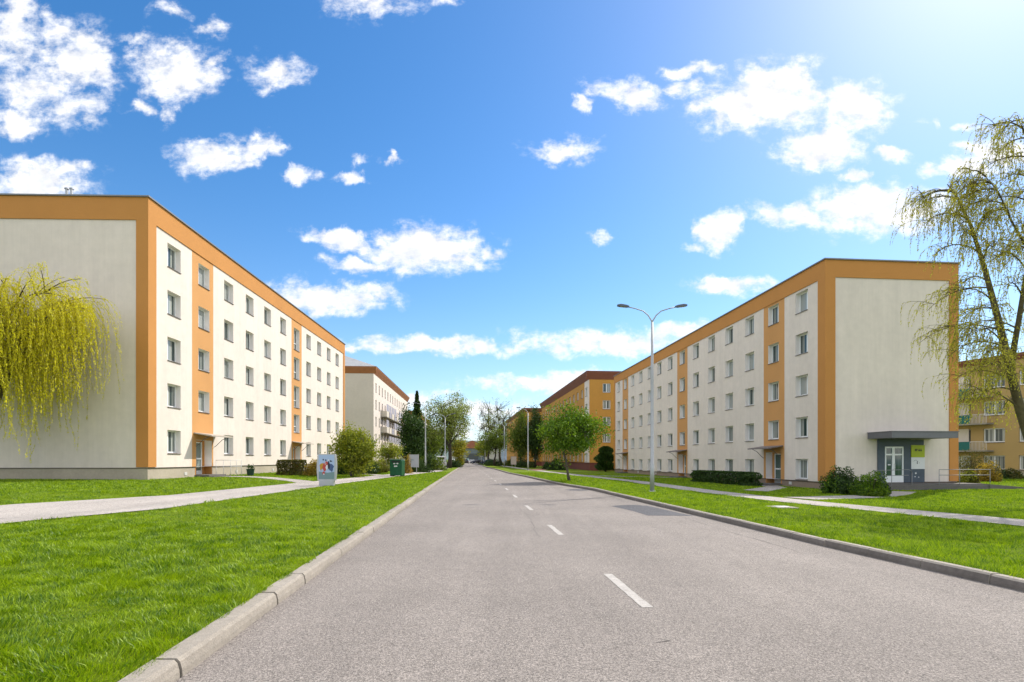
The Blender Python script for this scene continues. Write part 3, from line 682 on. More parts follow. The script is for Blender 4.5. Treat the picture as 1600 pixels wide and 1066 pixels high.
def bush(name,label,cat,loc,rx,ry,h,n,lsize,lm,seed=1,group=None,box=False,lm2=None,frac=0,rot=0):
    """dense shrub or clipped hedge: leaves through the volume, woody stems inside"""
    rng=np.random.default_rng(seed); root=thing(name,label,cat,loc,rot,group)
    st=MB()
    for i in range(10 if not box else 16):
        a=rng.uniform(0,6.28); q=rng.uniform(.1,.8)
        ex,ey=rx*q*math.cos(a),ry*q*math.sin(a); st.tube([(ex*.4,ey*.4,-.1),(ex*.7,ey*.7,h*.4),(ex,ey,h*.8)],[.03,.02,.008],5)
    st.build('stem',M['barkd'],root)
    if box:
        P=rng.uniform(-1,1,(n,3)); ax=rng.integers(0,3,n); k=rng.uniform(0,1,n)<.75
        sg=np.sign(rng.uniform(-1,1,n)); 
        for i in range(3):
            q=k&(ax==i); P[q,i]=(sg[q] if i<2 else 1)*rng.uniform(.86,1.02,q.sum())
        wob=1+.06*np.sin(P[:,:1]*9+seed)+.05*np.sin(P[:,1:2]*7+P[:,2:]*5)
        P=P*np.concatenate([wob,wob,1+.04*np.sin(P[:,:1]*11+seed)],1)
        pos=P*np.array([rx,ry,h/2])+np.array([0,0,h/2])
    else:
        d=rng.normal(size=(n,3)); d/=np.linalg.norm(d,axis=1,keepdims=True); d[:,2]=np.abs(d[:,2])*1.0-.25*(rng.uniform(0,1,n)<.3)
        r=rng.uniform(0,1,(n,1))**.3
        lump=1+.15*np.sin(d[:,:1]*6+seed)+.12*np.sin(d[:,1:2]*8+seed*2)+.10*np.sin(d[:,2:]*9+seed)
        pos=d*r*lump*np.array([rx,ry,h]); pos[:,2]=np.abs(pos[:,2])
    V,Fc=leaves(pos,lsize,.55,rng=rng,axis=None)
    mi=(rng.uniform(0,1,n)<frac).astype(int) if lm2 else None
    if lm2: mi=((np.sin(pos[:,0]*2.2+seed)+rng.normal(size=n)*.5)>(1-2*frac)).astype(int)
    link('foliage',np_mesh('foliage',V,Fc,[M[lm]]+([M[lm2]] if lm2 else []),mi),root)
    return root
def conifer(name,label,cat,loc,H,rb,n,lsize,lm,seed=1,col=False,group=None):
    rng=np.random.default_rng(seed); root=thing(name,label,cat,loc,0,group)
    mb=MB(); mb.tube([(0,0,-.1),(0,0,H*.5),(0,0,H*.97)],[.18,.1,.02],7)
    z=rng.uniform(0,1,n)**(1.35 if not col else 1.0)
    prof=(1-z)**.85 if not col else np.sqrt(np.clip(1-((z-.35)/.66)**2,0.0,1))*.98+.05
    th=rng.uniform(0,6.28,n); tier=.78+.26*np.sin(z*H*4.2+th*2)+.14*np.sin(th*5+z*9)
    r=rb*prof*tier*rng.uniform(.25,1,n)**.4
    pos=np.stack([r*np.cos(th),r*np.sin(th),.25+z*(H-.25)-.12*r*(not col)],1)
    ax=np.stack([np.cos(th),np.sin(th),np.full(n,-.35 if not col else .9)],1)
    V,Fc=leaves(pos,lsize,.4,axis=ax*1.2,rng=rng)
    for i in range(26):
        zz=rng.uniform(.06,.9); a=rng.uniform(0,6.28); rr=rb*((1-zz)**.85 if not col else .7)*.8
        mb.tube([(0,0,zz*H),(rr*math.cos(a),rr*math.sin(a),zz*H+(-.1*rr if not col else .4))],[.04,.01],4)
    mb.build('trunk',M['barkd'],root); link('crown',np_mesh('crown',V,Fc,M[lm]),root); return root

def strands(starts,dirs,lens,zmin,step,rng,out=.35):
    """hanging twigs: polylines falling from their starts"""
    lines=[]
    for s0,d0,ln in zip(starts,dirs,lens):
        p=np.array(s0,float); v=np.array(d0,float)*out; pts=[p.copy()]; L_=0
        while L_<ln and p[2]>zmin:
            v=v*.84+np.array([0,0,-.17])+rng.normal(size=3)*.06
            dv=v/np.linalg.norm(v)*step; p=p+dv; L_+=step; pts.append(p.copy())
        if len(pts)>2: lines.append(np.array(pts))
    return lines
def strand_mesh(lines,r,leaf,per,asp,rng,mats,density=None):
    V=[];Fs=[];Mi=[];off=0; P=[];A=[]
    for Ln in lines:
        n=len(Ln); rr=np.linspace(r,r*.4,n)[:,None]
        a=np.array([1,0,0])*rr; b=np.array([-.5,.87,0])*rr; c=np.array([-.5,-.87,0])*rr
        V.append(np.stack([Ln+a,Ln+b,Ln+c],1).reshape(-1,3))
        i=np.arange(n-1)[:,None]*3+off
        for q in range(3):
            w=(q+1)%3; Fs.append(np.concatenate([i+q,i+w,i+3+w,i+3+q],1))
        off+=n*3
        m=int((n-1)*per); t=rng.uniform(0.03,1,m)*(n-1.001); j=t.astype(int); f=(t-j)[:,None]
        p=Ln[j]*(1-f)+Ln[j+1]*f; d=Ln[j+1]-Ln[j]; d/=np.linalg.norm(d,axis=1,keepdims=True)
        P.append(p+rng.normal(size=p.shape)*leaf*.35); A.append(d)
    V=np.concatenate(V); Fs=np.concatenate(Fs); P=np.concatenate(P); A=np.concatenate(A)
    LV,LF=leaves(P,leaf,asp,axis=A*1.1,rng=rng)
    allV=np.concatenate([V,LV]); allF=np.concatenate([Fs,LF+len(V)]); mi=np.concatenate([np.zeros(len(Fs)),np.ones(len(LF))])
    return np_mesh('crown',allV,allF,mats,mi)
def curve_pts(p0,p1,p2,n=8):
    return [tuple((1-t)**2*np.array(p0)+2*t*(1-t)*np.array(p1)+t*t*np.array(p2)) for t in np.linspace(0,1,n)]

def willow():
    rng=np.random.default_rng(21); X,Y,Z=px(-24,752,27.4); Z=float(gz(X,Y))
    root=thing('willow_tree','yellow-green weeping willow hanging before the blank end wall of the left block','tree',(X,Y,Z))
    mb=MB(); mb.tube([(0,0,-.2),(.05,0,1.5),(.15,.05,3.2),(.4,.0,4.9)],[.36,.29,.26,.2],10)
    starts=[];dirs=[];lens=[]
    nl=26
    for i in range(nl):
        th=2*math.pi*i/nl+rng.uniform(-.15,.15); rad=rng.uniform(2.2,5.9); top=5.3+7.2*math.sqrt(max(.02,1-(rad/6.5)**2))*rng.uniform(.72,1.0)
        e=np.array([rad*math.cos(th),rad*.85*math.sin(th),top-.5]); s0=np.array([.1+.2*(i%3),.0,3.0+1.9*(i%4)/3]); mid=np.array([e[0]*.42,e[1]*.42,s0[2]+(top-s0[2])*.85+.8])
        e=e+np.array([0,0,-.6]); pts=curve_pts(s0,mid,e,9); rr=list(np.linspace(.10,.006,9)); mb.tube(pts,rr,6)
        for q_ in range(26):
            jj=rng.integers(3,9); starts.append(np.array(pts[jj])+rng.normal(size=3)*.03); a3=th+rng.normal()*.9; dirs.append(np.array([math.cos(a3),math.sin(a3),.2])); lens.append(rng.uniform(.6,2.8))
        for k in range(9):
            t=rng.uniform(.25,.99); j=int(t*8); b0=np.array(pts[j]); a2=th+rng.uniform(-1.1,1.1); r2=rng.uniform(.6,1.9)
            e2=b0+np.array([r2*math.cos(a2),r2*math.sin(a2),rng.uniform(-.2,1.0)]); m2=(b0+e2)/2+np.array([0,0,.35]); q=curve_pts(b0,m2,e2,6); mb.tube(q,list(np.linspace(.035,.008,6)),4,cap=False)
            for q_ in range(14):
                tt=rng.uniform(.15,1); jj=int(tt*5); starts.append(np.array(q[jj])+rng.normal(size=3)*.04); d=e2-b0; d/=np.linalg.norm(d); dirs.append(d+rng.normal(size=3)*.4); lens.append(rng.uniform(.8,2.6) if rng.uniform()<.68 else rng.uniform(2.6,5.5))
    mb.build('trunk',M['barky'],root,smooth=True)
    lines=strands(starts,dirs,lens,1.0,.16,rng,.9)
    me=strand_mesh(lines,.005,.052,3.6,.27,rng,[M['twigy'],M['l_willow']]); link('crown',me,root)
willow()
def birch():
    rng=np.random.default_rng(5); Y0=22.; base=px(1648,800,Y0); bz=float(gz(base[0],base[1]))
    root=thing('birch_tree','tall leaning birch with sparse hanging twigs at the right edge','tree',(base[0],base[1],bz))
    def T(pp,dy=0): q=px(pp[0],pp[1],Y0+dy); return (q[0]-base[0],q[1]-base[1]+0,q[2]-bz)
    s1=[T(p,d) for p,d in (((1648,800),0),((1618,715),0),((1594,640),.1),((1574,560),.2),((1560,500),.3),((1540,425),.4),((1518,355),.5),((1494,305),.6),((1480,288),.7))]
    s2=[T(p,d) for p,d in (((1578,578),.2),((1592,500),-.2),((1608,400),-.5),((1618,300),-.7),((1606,225),-.8),((1590,180),-.9))]
    s3=[T(p,d) for p,d in (((1612,400),-.5),((1580,345),-.9),((1560,300),-1.2),((1535,270),-1.4))]
    s4=[T(p,d) for p,d in (((1600,470),-.3),((1650,360),.4),((1700,260),.8),((1720,190),1.0))]
    mb=MB(); mb.tube(s1,[.24,.19,.165,.145,.12,.09,.06,.035,.015],10); mb.tube(s2,[.11,.09,.075,.055,.03,.012],8); mb.tube(s3,[.05,.038,.025,.01],6); mb.tube(s4,[.07,.055,.035,.012],6)
    starts=[];dirs=[];lens=[]
    def limb(b0,th,ln,rise,r):
        e=b0+np.array([ln*math.cos(th),ln*math.sin(th),rise-.25*ln]); m=b0+np.array([ln*.55*math.cos(th),ln*.55*math.sin(th),rise+.35*ln*.5])
        q=curve_pts(b0,m,e,8); mb.tube(q,list(np.linspace(r,.008,8)),5,cap=False)
        for k in range(int(6+ln*2.6)):
            t=rng.uniform(.25,1); j=min(int(t*7),6); c0=np.array(q[j]); a2=th+rng.normal()*.9; l2=rng.uniform(.3,1.15)*(.5+ln*.22)
            e2=c0+np.array([l2*math.cos(a2),l2*math.sin(a2),rng.uniform(-.35,.35)]); q2=curve_pts(c0,(c0+e2)/2+np.array([0,0,.18]),e2,5); mb.tube(q2,list(np.linspace(.013,.005,5)),3,cap=False)
            for z in range(5):
                jj=rng.integers(1,5); starts.append(np.array(q2[jj])); dd=e2-c0; dd/=np.linalg.norm(dd); dirs.append(dd+rng.normal(size=3)*.5); lens.append(rng.uniform(.25,1.35))
    def along(S,n,f0,f1,lmin,lmax,bias=None):
        S=[np.array(p) for p in S]
        for i in range(n):
            f=f0+(f1-f0)*(i+rng.uniform(0,1))/n; t=f*(len(S)-1); j=min(int(t),len(S)-2); b0=S[j]*(1-(t-j))+S[j+1]*(t-j)
            th=rng.uniform(0,6.28) if bias is None or rng.uniform()>.55 else bias+rng.normal()*.5
            ln=rng.uniform(lmin,lmax)*(1.0-.45*max(0,f-.5)*2); limb(b0,th,ln,rng.uniform(.1,1.0)*ln*.45,.034)
    along(s1,24,.27,.98,1.3,2.75,math.pi); along(s1,6,.22,.36,1.6,2.9,math.pi); along(s2,20,.12,.98,1.1,2.4,math.pi); along(s3,8,.3,1,.8,1.6,math.pi); along(s4,10,.2,1,1.,2.4)
    mb.build('trunk',M['barky'],root,smooth=True)
    lines=strands(starts,dirs,lens,1.6,.10,rng,.5)
    me=strand_mesh(lines,.0048,.038,1.75,.45,rng,[M['twig'],M['l_birch']]); link('crown',me,root)
birch()

def at(x,Y): X=(x-CX)/F*Y; return (X,Y,float(gz(X,Y)))
# street trees, near to far
broadleaf('street_tree','young round-crowned green tree alone on the right verge','tree',at(890,38.),5.35,1.5,.10,2.35,2.0,3.35,150,135,.082,'l_green','bark',3,.34,limbs=8,shell=.5)
broadleaf('flowering_shrub','big round yellow-green shrub on the lawn behind the poster stand','shrub',at(554,42.),4.1,.2,.10,1.72,1.98,2.05,190,75,.085,'l_lime','bark',8,.3,limbs=9,stems=3,shell=.40)
broadleaf('flowering_shrub','small pale yellow-green shrub behind the green container','shrub',at(609,62.),3.4,.4,.08,1.55,1.5,2.0,60,50,.09,'l_lime','bark',9,.32,stems=3)
broadleaf('evergreen_tree','broad dark evergreen at the far end of the balconied block','tree',at(643,80.),9.6,.4,.16,1.65,4.5,4.75,190,75,.14,'l_conifer','barkd',4,.42,flat=1.1,shell=.5)
conifer('spruce_tree','narrow dark spruce whose spire tops the broad evergreen','tree',at(651.5,92.),12.9,2.3,14000,.2,'l_conifer',5)
broadleaf('broad_tree','olive-brown tree between the dark evergreen and the thin-leaved tree','tree',at(671,98.),8.2,1.2,.18,2.3,3.7,4.5,120,60,.15,'l_olive','barkd',14,.5,flat=1.)
broadleaf('tall_tree','tall thin-leaved tree with a thick dark trunk left of the road','tree',at(702,92.),13.2,3.2,.36,4.4,4.9,8.3,230,48,.13,'l_spring','barkd',31,.5,limbs=12,shell=.55,twig_r=.03)
broadleaf('broad_tree','low olive-green tree under the tall thin-leaved tree','tree',at(690,112.),8.0,2.2,.22,4.2,2.8,5.2,110,60,.16,'l_olive','barkd',32,.55,limbs=8)
broadleaf('yellow_shrub','bright yellow-green bush right of the thick dark trunk','shrub',at(718.5,112.),6.6,.8,.15,1.9,2.6,3.5,70,55,.16,'l_yellow','bark',33,.4,stems=2)
broadleaf('bare_tree','tall almost leafless tree, left one of the pair right of the road','tree',at(764,150.),18.6,3.5,.30,4.4,8.0,10.6,420,7,.14,'l_spring','barkd',41,.55,limbs=15,shell=.7,twig_r=.045,group=None)
broadleaf('bare_tree','tall almost leafless tree, right one of the pair right of the road','tree',at(784,140.),17.8,3.2,.32,3.6,7.8,10.0,400,7,.14,'l_spring','barkd',42,.55,limbs=14,shell=.7,twig_r=.045)
broadleaf('broad_tree','dark green tree below the two leafless trees','tree',at(773,126.),8.6,2.5,.24,3.3,3.1,5.7,100,55,.16,'l_olive','barkd',43,.5)
broadleaf('broad_tree','pale yellow-green tree at the roadside left of the leafless pair','tree',at(757,170.),8.5,2.0,.2,3.0,3.3,5.2,80,45,.2,'l_lime','bark',44,.5)
broadleaf('broad_tree','tall olive-green tree right of the blue-grey block','tree',at(814,108.),11.2,1.3,.18,2.3,5.0,6.0,190,65,.15,'l_olive','bark',51,.5,flat=1.1,shell=.5)
broadleaf('evergreen_tree','tall dark green tree at the corner of the orange block','tree',at(836,106.),11.9,1.0,.2,1.75,5.5,6.2,180,65,.15,'l_dark','barkd',52,.45,flat=1.2,shell=.5)
conifer('conifer_tree','squat dark evergreen in the gap beside the ochre end wall','tree',at(946,84.),3.9,1.6,10000,.14,'l_conifer',53,col=True)
# bushes and hedges
bush('bush','dark green bush against the orange corner strip of the right block','bush',(17.5,29.0,-.24),.92,.8,1.36,7500,.055,'l_dark',61,lm2='l_green',frac=.4)
bush('bush','rounded green bush with straw-coloured foot before the end-wall ramp','bush',(18.25,27.6,-.26),.88,.8,1.12,6500,.05,'l_green',62,lm2='l_dark',frac=.5)
bush('hedge','clipped dark hedge along the right block beside its first door','hedge',(15.75,40.85,-.20),.6,3.6,.9,14000,.06,'l_dark',63,box=True,rot=.19)
bush('hedge','clipped brown-green hedge in front of the sunlit block','hedge',(-17.0,42.0,.40),.95,.7,1.15,6500,.06,'l_hedge',64,box=True)
bush('bush','yellow and rust coloured bush at the end of the brown-green hedge','bush',(-15.0,41.8,.40),1.0,.8,1.15,4500,.06,'l_yellow',65,lm2='l_rust',frac=.5)
bush('bush','dark bush between the yellow bush and the round shrub','bush',(-14.6,46.2,.38),1.5,.9,1.25,5000,.07,'l_dark',66,lm2='l_hedge',frac=.3)
bush('bush','low dark bush right behind the round shrub','bush',(-13.6,49.5,.36),1.5,1.,1.2,4200,.07,'l_dark',67)
bush('bush','yellow-green bush left of the green container','bush',(-12.9,52.,.36),1.2,.9,1.25,4200,.07,'l_lime',68,lm2='l_hedge',frac=.3)
bush('bush','reddish bare bush between the container and the info board','bush',at(636.5,54.),.55,.5,1.75,1300,.06,'l_rust',69)
bush('bush','dark bush below and behind the info board','bush',at(652,60.),1.5,.9,1.2,3800,.08,'l_dark',70)
bush('bush','dark bush at the foot of the thick dark trunk','bush',at(707,100.),1.6,1.2,1.6,2600,.11,'l_dark',72)
bush('bush','olive bush on the left verge before the yellow-green bush','bush',at(714,130.),1.8,1.2,1.5,2200,.12,'l_olive',73)
bush('bush','green bush between the info board and the lamp post','bush',at(672,72.),1.9,1.2,2.2,4500,.1,'l_olive',71,lm2='l_dark',frac=.4)
for i,(x,Y,rx,h,lm,lb) in enumerate(((1520,46.,1.7,2.5,'l_hedge','tall brownish bush just right of the right block'),(1544,44.,1.0,1.5,'l_rust','small rusty bush on the shaded lawn by the balconies'),(1513,35.6,.75,1.05,'l_lime','small lime-green bush behind the ramp handrail'),(1575,50.,1.3,.9,'l_dark','low dark bush under the balconied orange block'))):
    bush('bush',lb,'bush',at(x,Y),rx,rx*.8,h,3200,.07,lm,80+i,lm2='l_hedge',frac=.3)
for i,(x,Y,rx,h,lm,lb) in enumerate(((869,82.,1.3,1.7,'l_dark','dark bush by the red plinth left of the young tree'),(856,86.,.9,1.2,'l_conifer','low dark bush by the red plinth nearest the ramp'),(820,106.,2.2,1.7,'l_dark','dark bush behind the second lamp post on the right'),(772,128.,2.4,1.6,'l_dark','dark bush below the leafless trees'),(797,125.,1.6,1.5,'l_olive','olive bush beside the leaning notice board'),(765,150.,2.5,1.5,'l_dark','farthest dark bush on the right verge'))):
    bush('bush',lb,'bush',at(x,Y),rx,rx*.7,h,2600,.1,lm,90+i)
left_door_bits()

# ------------------------------------------------------------------ farther buildings
def far_block(s,label,a,b,Y0,L_,W,z0,zpl,zt,storeys,ncols,wall,gable_m,plm,eave,eave_m,roof_m,hip=0,gable_wins=[],cols=None,ww=1.5,wh=1.45,first=2.2,pitch=None,top_off=2.3,balc=None,white_strip=None,name='apartment_building'):
    X0=a+b*Y0; root=thing(name,label,'apartment block',(X0,Y0,0),-math.atan(b))
    P=lambda u,z,d:(s*d,u,z); G=lambda t,z,d:(s*t,d,z)
    us=[first+(L_-2*first)*k/(ncols-1) for k in range(ncols)]; H=[]
    for r in range(storeys):
        t=zt-top_off-2.8*r
        for u in us: H.append((u-ww/2,u+ww/2,t-wh,t))
    wl=MB(); cuts=[]
    if white_strip: cuts=list(white_strip)
    mf=lambda x,z:(1 if white_strip and white_strip[0]<x<white_strip[1] else 0)
    wall_holes(wl,P,0,L_,zpl,zt,H,mf,cuts,.18)
    GH=[(t-w_/2,t+w_/2,z,z+h_) for (t,z,w_,h_) in gable_wins]
    g0=len(wl.m); wall_holes(wl,G,0,W,zpl,zt,GH,lambda x,z:2,[],.18)
    wl.poly([P(L_,zpl,0),P(L_,zt,0),P(L_,zt,W),P(L_,zpl,W)]); wl.poly([P(0,zpl,W),P(L_,zpl,W),P(L_,zt,W),P(0,zt,W)])
    wl.build('wall',[M[wall],M['cream'],M[gable_m]],root,recalc=False)
    pl=MB(); pl.box(s*.04,s*(W-.04),.04,L_-.04,z0-1,zpl-.001); pl.box(-s*.05,s*.2,-.05,L_+.05,zpl-.0,zpl+.02); pl.build('plinth',M[plm],root)
    ev=MB(); o=eave[0]; h=eave[1]
    ev.prism([(-s*.02,zt-h),(-s*o,zt-.1),(-s*o,zt+.05),(s*(W+o),zt+.05),(s*(W+o),zt-.1),(s*(W+.02),zt-h)],1,-.04,L_+.04)
    ev.prism([(-.041,zt-h),(-o,zt-.1),(-o,zt+.048),(-.041,zt+.048)],0,-s*o*.999,s*(W+o)*.999); ev.build('eave',M[eave_m],root)
    rf=MB(); o+=.06
    if hip:
        A=[(-s*o,-o,zt+.06),(s*(W+o),-o,zt+.06),(s*(W+o),L_+o,zt+.06),(-s*o,L_+o,zt+.06)]; r1=(s*W/2,W/2*.9,zt+hip); r2=(s*W/2,L_-W/2*.9,zt+hip)
        rf.poly([A[0],A[1],r1]); rf.poly([A[1],A[2],r2,r1]); rf.poly([A[2],A[3],r2]); rf.poly([A[3],A[0],r1,r2]); rf.poly(A[::-1])
    else: rf.box(-s*o,s*(W+o),-o,L_+o,zt+.051,zt+.14)
    rf.build('roof',M[roof_m],root)
    for h_ in H: window(root,(s*.16,(h_[0]+h_[1])/2,h_[2]),-s*math.pi/2,h_[1]-h_[0],h_[3]-h_[2],'half',.16,1)
    for h_ in GH: window(root,(s*(h_[0]+h_[1])/2,.16,h_[2]),0,h_[1]-h_[0],h_[3]-h_[2],'half',.16,1)
    if balc: balc(root,us,[zt-top_off-2.8*r-wh for r in range(storeys)],s)
    return root
M['beige']=mat('beige_render',(.56,.49,.41),.9,[(.3,.06,4),(3,.05,4)],(80,.3,.01)); M['brown_eave']=mat('eave_brown',(.34,.135,.055),.7,[(2,.1,3)]); M['redbrown']=mat('eave_redbrown',(.20,.075,.045),.7,[(2,.1,3)])
M['ochre']=mat('ochre_render',(.46,.235,.05),.9,[(.3,.07,4),(3,.05,4)]); M['redplinth']=mat('red_plinth',(.15,.048,.035),.8,[(2,.15,4)]); M['greyroof']=mat('grey_roof_sheet',(.32,.32,.32),.6,[(1,.1,3)])
M['palepink']=mat('pale_render',(.60,.54,.46),.9,[(.4,.06,4)]); M['bluegrey']=mat('blue_grey_panels',(.36,.42,.52),.8,[(.5,.1,4)]); M['green_b']=mat('green_balcony',(.015,.12,.11),.6); M['lilac']=mat('loggia_glazing',(.34,.32,.36),.5,[(1,.1,3)])
M['yellow_b']=mat('tan_balcony',(.62,.50,.30),.8); M['brown_b']=mat('brown_balcony',(.20,.11,.06),.8); M['terracotta']=mat('roof_tiles_red',(.33,.12,.07),.8,[(6,.15,3)]); M['greywall']=mat('grey_cladding',(.17,.20,.22),.6,[(.5,.1,3)])
def balc_left(root,us,zs,s):
    rng=random.Random(4)
    for r in (1,2,3,4)[:4]:
        z=zs[r]-.35 if r<4 else zs[r]
        for k in range(2,len(us)-1):
            if r==4: continue
            u=us[k]; m=rng.choice(['lilac','palepink','palepink','yellow_b','brown_b','lilac'])
            sb=MB(); sb.box(-s*1.0,s*.02,u-1.25,u+1.25,z-.62,z-.5); bo=sb.build('balcony',M['concrete'],root)
            fr=MB(); fr.box(-s*1.0,-s*.95,u-1.25,u+1.25,z-.499,z+.48); fr.box(-s*.95,s*.0,u-1.25,u-1.20,z-.499,z+.48); fr.box(-s*.95,s*.0,u+1.20,u+1.25,z-.499,z+.48); fr.build('parapet',M[m],bo)
            if rng.random()<.6:
                gl=MB(); gl.box(-s*.97,-s*.94,u-1.2,u+1.2,z+.481,z+1.75); gl.build('glazing',M['lilac'],bo)
far_block(-1,'beige block with brown eaves, grey hip roof and balconies, behind the left block',-16.5,-.068,88.5,44.5,12.,.4,1.3,16.6,5,14,'cream','beige','plinth',(.5,1.02),'brown_eave','greyroof',hip=2.9,gable_wins=[(6.6,12.3-2.8*r,.9,1.5) for r in range(4)],ww=.95,wh=1.5,balc=balc_left)
far_block(1,'ochre-orange block with red-brown eaves and dark red plinth behind the right block',21.5,-.094,91.,54.,12.,-.4,1.05,16.2,5,15,'ochre','ochre','redplinth',(.55,1.2),'redbrown','redbrown',gable_wins=[(2.95,12.85-2.8*r,1.35,1.5) for r in range(5)],white_strip=(.05,3.6),ww=1.5)
far_block(1,'ochre block farther up the road partly hidden by tall leafy trees',19.8,-.1045,155.,54.,11.,0,1.0,16.1,5,14,'ochre','ochre','redplinth',(.5,1.0),'redbrown','redbrown',gable_wins=[(3.2,12.6-2.8*r,1.35,1.4) for r in range(5)])
far_block(1,'blue-grey panel block farthest up the right side of the road',20.3,-.0975,232.,40.,8.,0,.6,18.2,6,10,'bluegrey','bluegrey','plinth',(.1,.4),'greyroof','greyroof',gable_wins=[(1.6,14.6-2.8*r,1.4,1.4) for r in range(5)]+[(4.8,14.6-2.8*r,1.4,1.4) for r in range(5)])
far_block(-1,'pale block with a low red-brown eave behind the dark spruce',-16.7,-.068,152.,46.,11.,.4,1.2,15.0,5,12,'cream','ochre','plinth',(.5,1.0),'brown_eave','brown_eave')
far_block(1,'pale low block beyond the crossing behind the leafless trees',4.,-.065,262.,46.,9.,0,.5,10.2,3,10,'palepink','palepink','plinth',(.4,.5),'greyroof','terracotta',hip=2.0)
def balc_green(root,us,zs,s):
    for r,z in enumerate(zs[:3]):
        for c in (9.4,22.):
            sb=MB(); sb.box(-s*1.15,s*.02,c-1.9,c+1.9,z-.95,z-.80); b=sb.build('balcony',M['concrete'],root)
            fr=MB(); fr.box(-s*1.15,-s*1.10,c-.35,c+1.9,z-.799,z+.1); fr.box(-s*1.10,s*0,c+1.85,c+1.9,z-.799,z+.1); fr.build('parapet',M['green_b'],b)
            rl=MB()
            for i in range(13): x=c-1.88+i*.125; rl.box(-s*1.13,-s*1.11,x,x+.025,z-.799,z+.08)
            rl.box(-s*1.14,-s*1.10,c-1.9,c-.351,z+.08,z+.12); rl.build('railing',M['railw'],b)
            wp=MB(); wp.box(-s*.06,-s*.001,c+.35,c+1.8,z-.79,z+1.5); wp.build('wall_panel',M['palepink'],b)
M['ochre_far']=mat('yellow_ochre_render',(.40,.275,.11),.9,[(.3,.07,4)])
far_block(1,'ochre block with dark green balconies at the right edge behind the birch',69.9,-.365,37.,28.,11.,-.2,.6,12.0,4,9,'ochre_far','ochre_far','plinth',(.3,.5),'redbrown','redbrown',ww=1.9,wh=1.45,first=1.8,top_off=1.6,balc=balc_green)
def end_house():
    X,Y,_=px(738,718,275.); r=thing('house','grey-clad building with a red tiled roof closing the far end of the road','house',(X,Y,0))
    w=MB(); w.box(-6,6,0,10,-.5,7.2); w.build('wall',M['greywall'],r)
    f=MB(); f.prism([(-6.4,7.2),(6.4,7.2),(5.2,9.2),(0,11.2),(-5.2,9.2)],1,-.5,10.5); f.build('roof',M['terracotta'],r)
    d=MB(); d.box(-3.,3.,-.06,-.001,.2,4.6); d.build('door',M['steeld'],r)
    for x in (-4.6,4.6): window(r,(x,-.08,3.0),0,1.6,1.6,'half',.0)
    q=thing('house','pale house with a red hip roof behind the yellow-green bush',"house",(px(722,718,300.)[0],300.,0))
    w=MB(); w.box(-7,7,0,10,-.5,7.5); w.build('wall',M['palepink'],q)
    f=MB(); A=[(-7.5,-.5,7.5),(7.5,-.5,7.5),(7.5,10.5,7.5),(-7.5,10.5,7.5)]; f.poly([A[0],A[1],(3,5,11),(-3,5,11)]); f.poly([A[1],A[2],(3,5,11)]); f.poly([A[2],A[3],(-3,5,11),(3,5,11)]); f.poly([A[3],A[0],(-3,5,11)]); f.poly(A[::-1]); f.build('roof',M['terracotta'],q)
    for x in (-4.5,-1.5,1.5,4.5):
        for z in (1.2,4.4): window(q,(x,-.08,z),0,1.3,1.5,'half',.0)
end_house()

# ------------------------------------------------------------------ lamps
def lamp(label,x,yb,Y,H,arms,heads=True,group='lamp posts along the road'):
    X=(x-CX)/F*Y; z=float(gz(X,Y)); r=thing('street_lamp',label,'street lamp',(X,Y,z),0,group)
    m=MB(); m.tube([(0,0,-.1),(0,0,.05)],[.16,.16],12); m.tube([(0,0,.05),(0,0,1.3),(0,0,1.32),(0,0,H*.6),(0,0,H-.75)],[.105,.10,.085,.075,.05],12); m.build('pole',M['lampst'],r,smooth=True)
    for s in arms:
        a=MB(); a.tube([(0,0,H-.80),(s*.03,0,H-.70),(s*.18,0,H-.45),(s*.42,0,H-.24),(s*.8,0,H-.12),(s*1.12,0,H-.05)],[.04,.035,.03,.028,.026,.026],8); ao=a.build('arm',M['lampst'],r,smooth=True)
        h=MB(); zz=H-.03; c0=s*1.08
        def sec(t,w,hh,dz): 
            c=c0+s*t; return [(c,-w,zz+dz),(c,w,zz+dz),(c,w*.7,zz+dz+hh),(c,-w*.7,zz+dz+hh)]
        S=[sec(0,.05,.06,-.03),sec(.12,.10,.10,-.03),sec(.40,.13,.11,.0),sec(.56,.09,.06,.03)]
        for p,q in zip(S[:-1],S[1:]):
            for i in range(4): h.poly([p[i],p[(i+1)%4],q[(i+1)%4],q[i]])
        h.poly(S[0]); h.poly(S[-1]); ho=h.build('lamp_head',M['headm'],r)
        g=MB(); c=c0+s*.14; e=c0+s*.46; g.poly([(c,-.09,zz-.036),(c,.09,zz-.036),(e,.09,zz-.004),(e,-.09,zz-.004)]); g.build('diffuser',M['diff'],ho)
    return r
M['lampst']=mat('lamp_pole_grey',(.36,.37,.38),.5,[(2,.08,3)],metal=.3); M['headm']=mat('lamp_head_grey',(.10,.11,.13),.5,metal=.3); M['diff']=mat('lamp_diffuser',(.45,.46,.46),.2)
lamp('nearest lamp post, twin-armed, on the right verge before the right block',1019,768,25.6,8.75,(-1,1))
lamp('twin-armed lamp post left of the road near the info board',664.8,736,70.,8.7,(-1,1))
lamp('pale lamp post just left of the thick dark trunk',695.5,735,86.,8.7,(-1,1))
lamp('lamp post in front of the two tall leafy trees on the right verge',825,736,76.,8.75,(-1,))
lamp('lamp post before the leafless trees on the right verge',788,729,108.,8.75,(-1,1))
lamp('farther of two small lamp posts near the crossing',752,722,190.,8.7,(-1,))
lamp('nearer of two small lamp posts near the crossing',758,723,165.,8.7,(-1,))

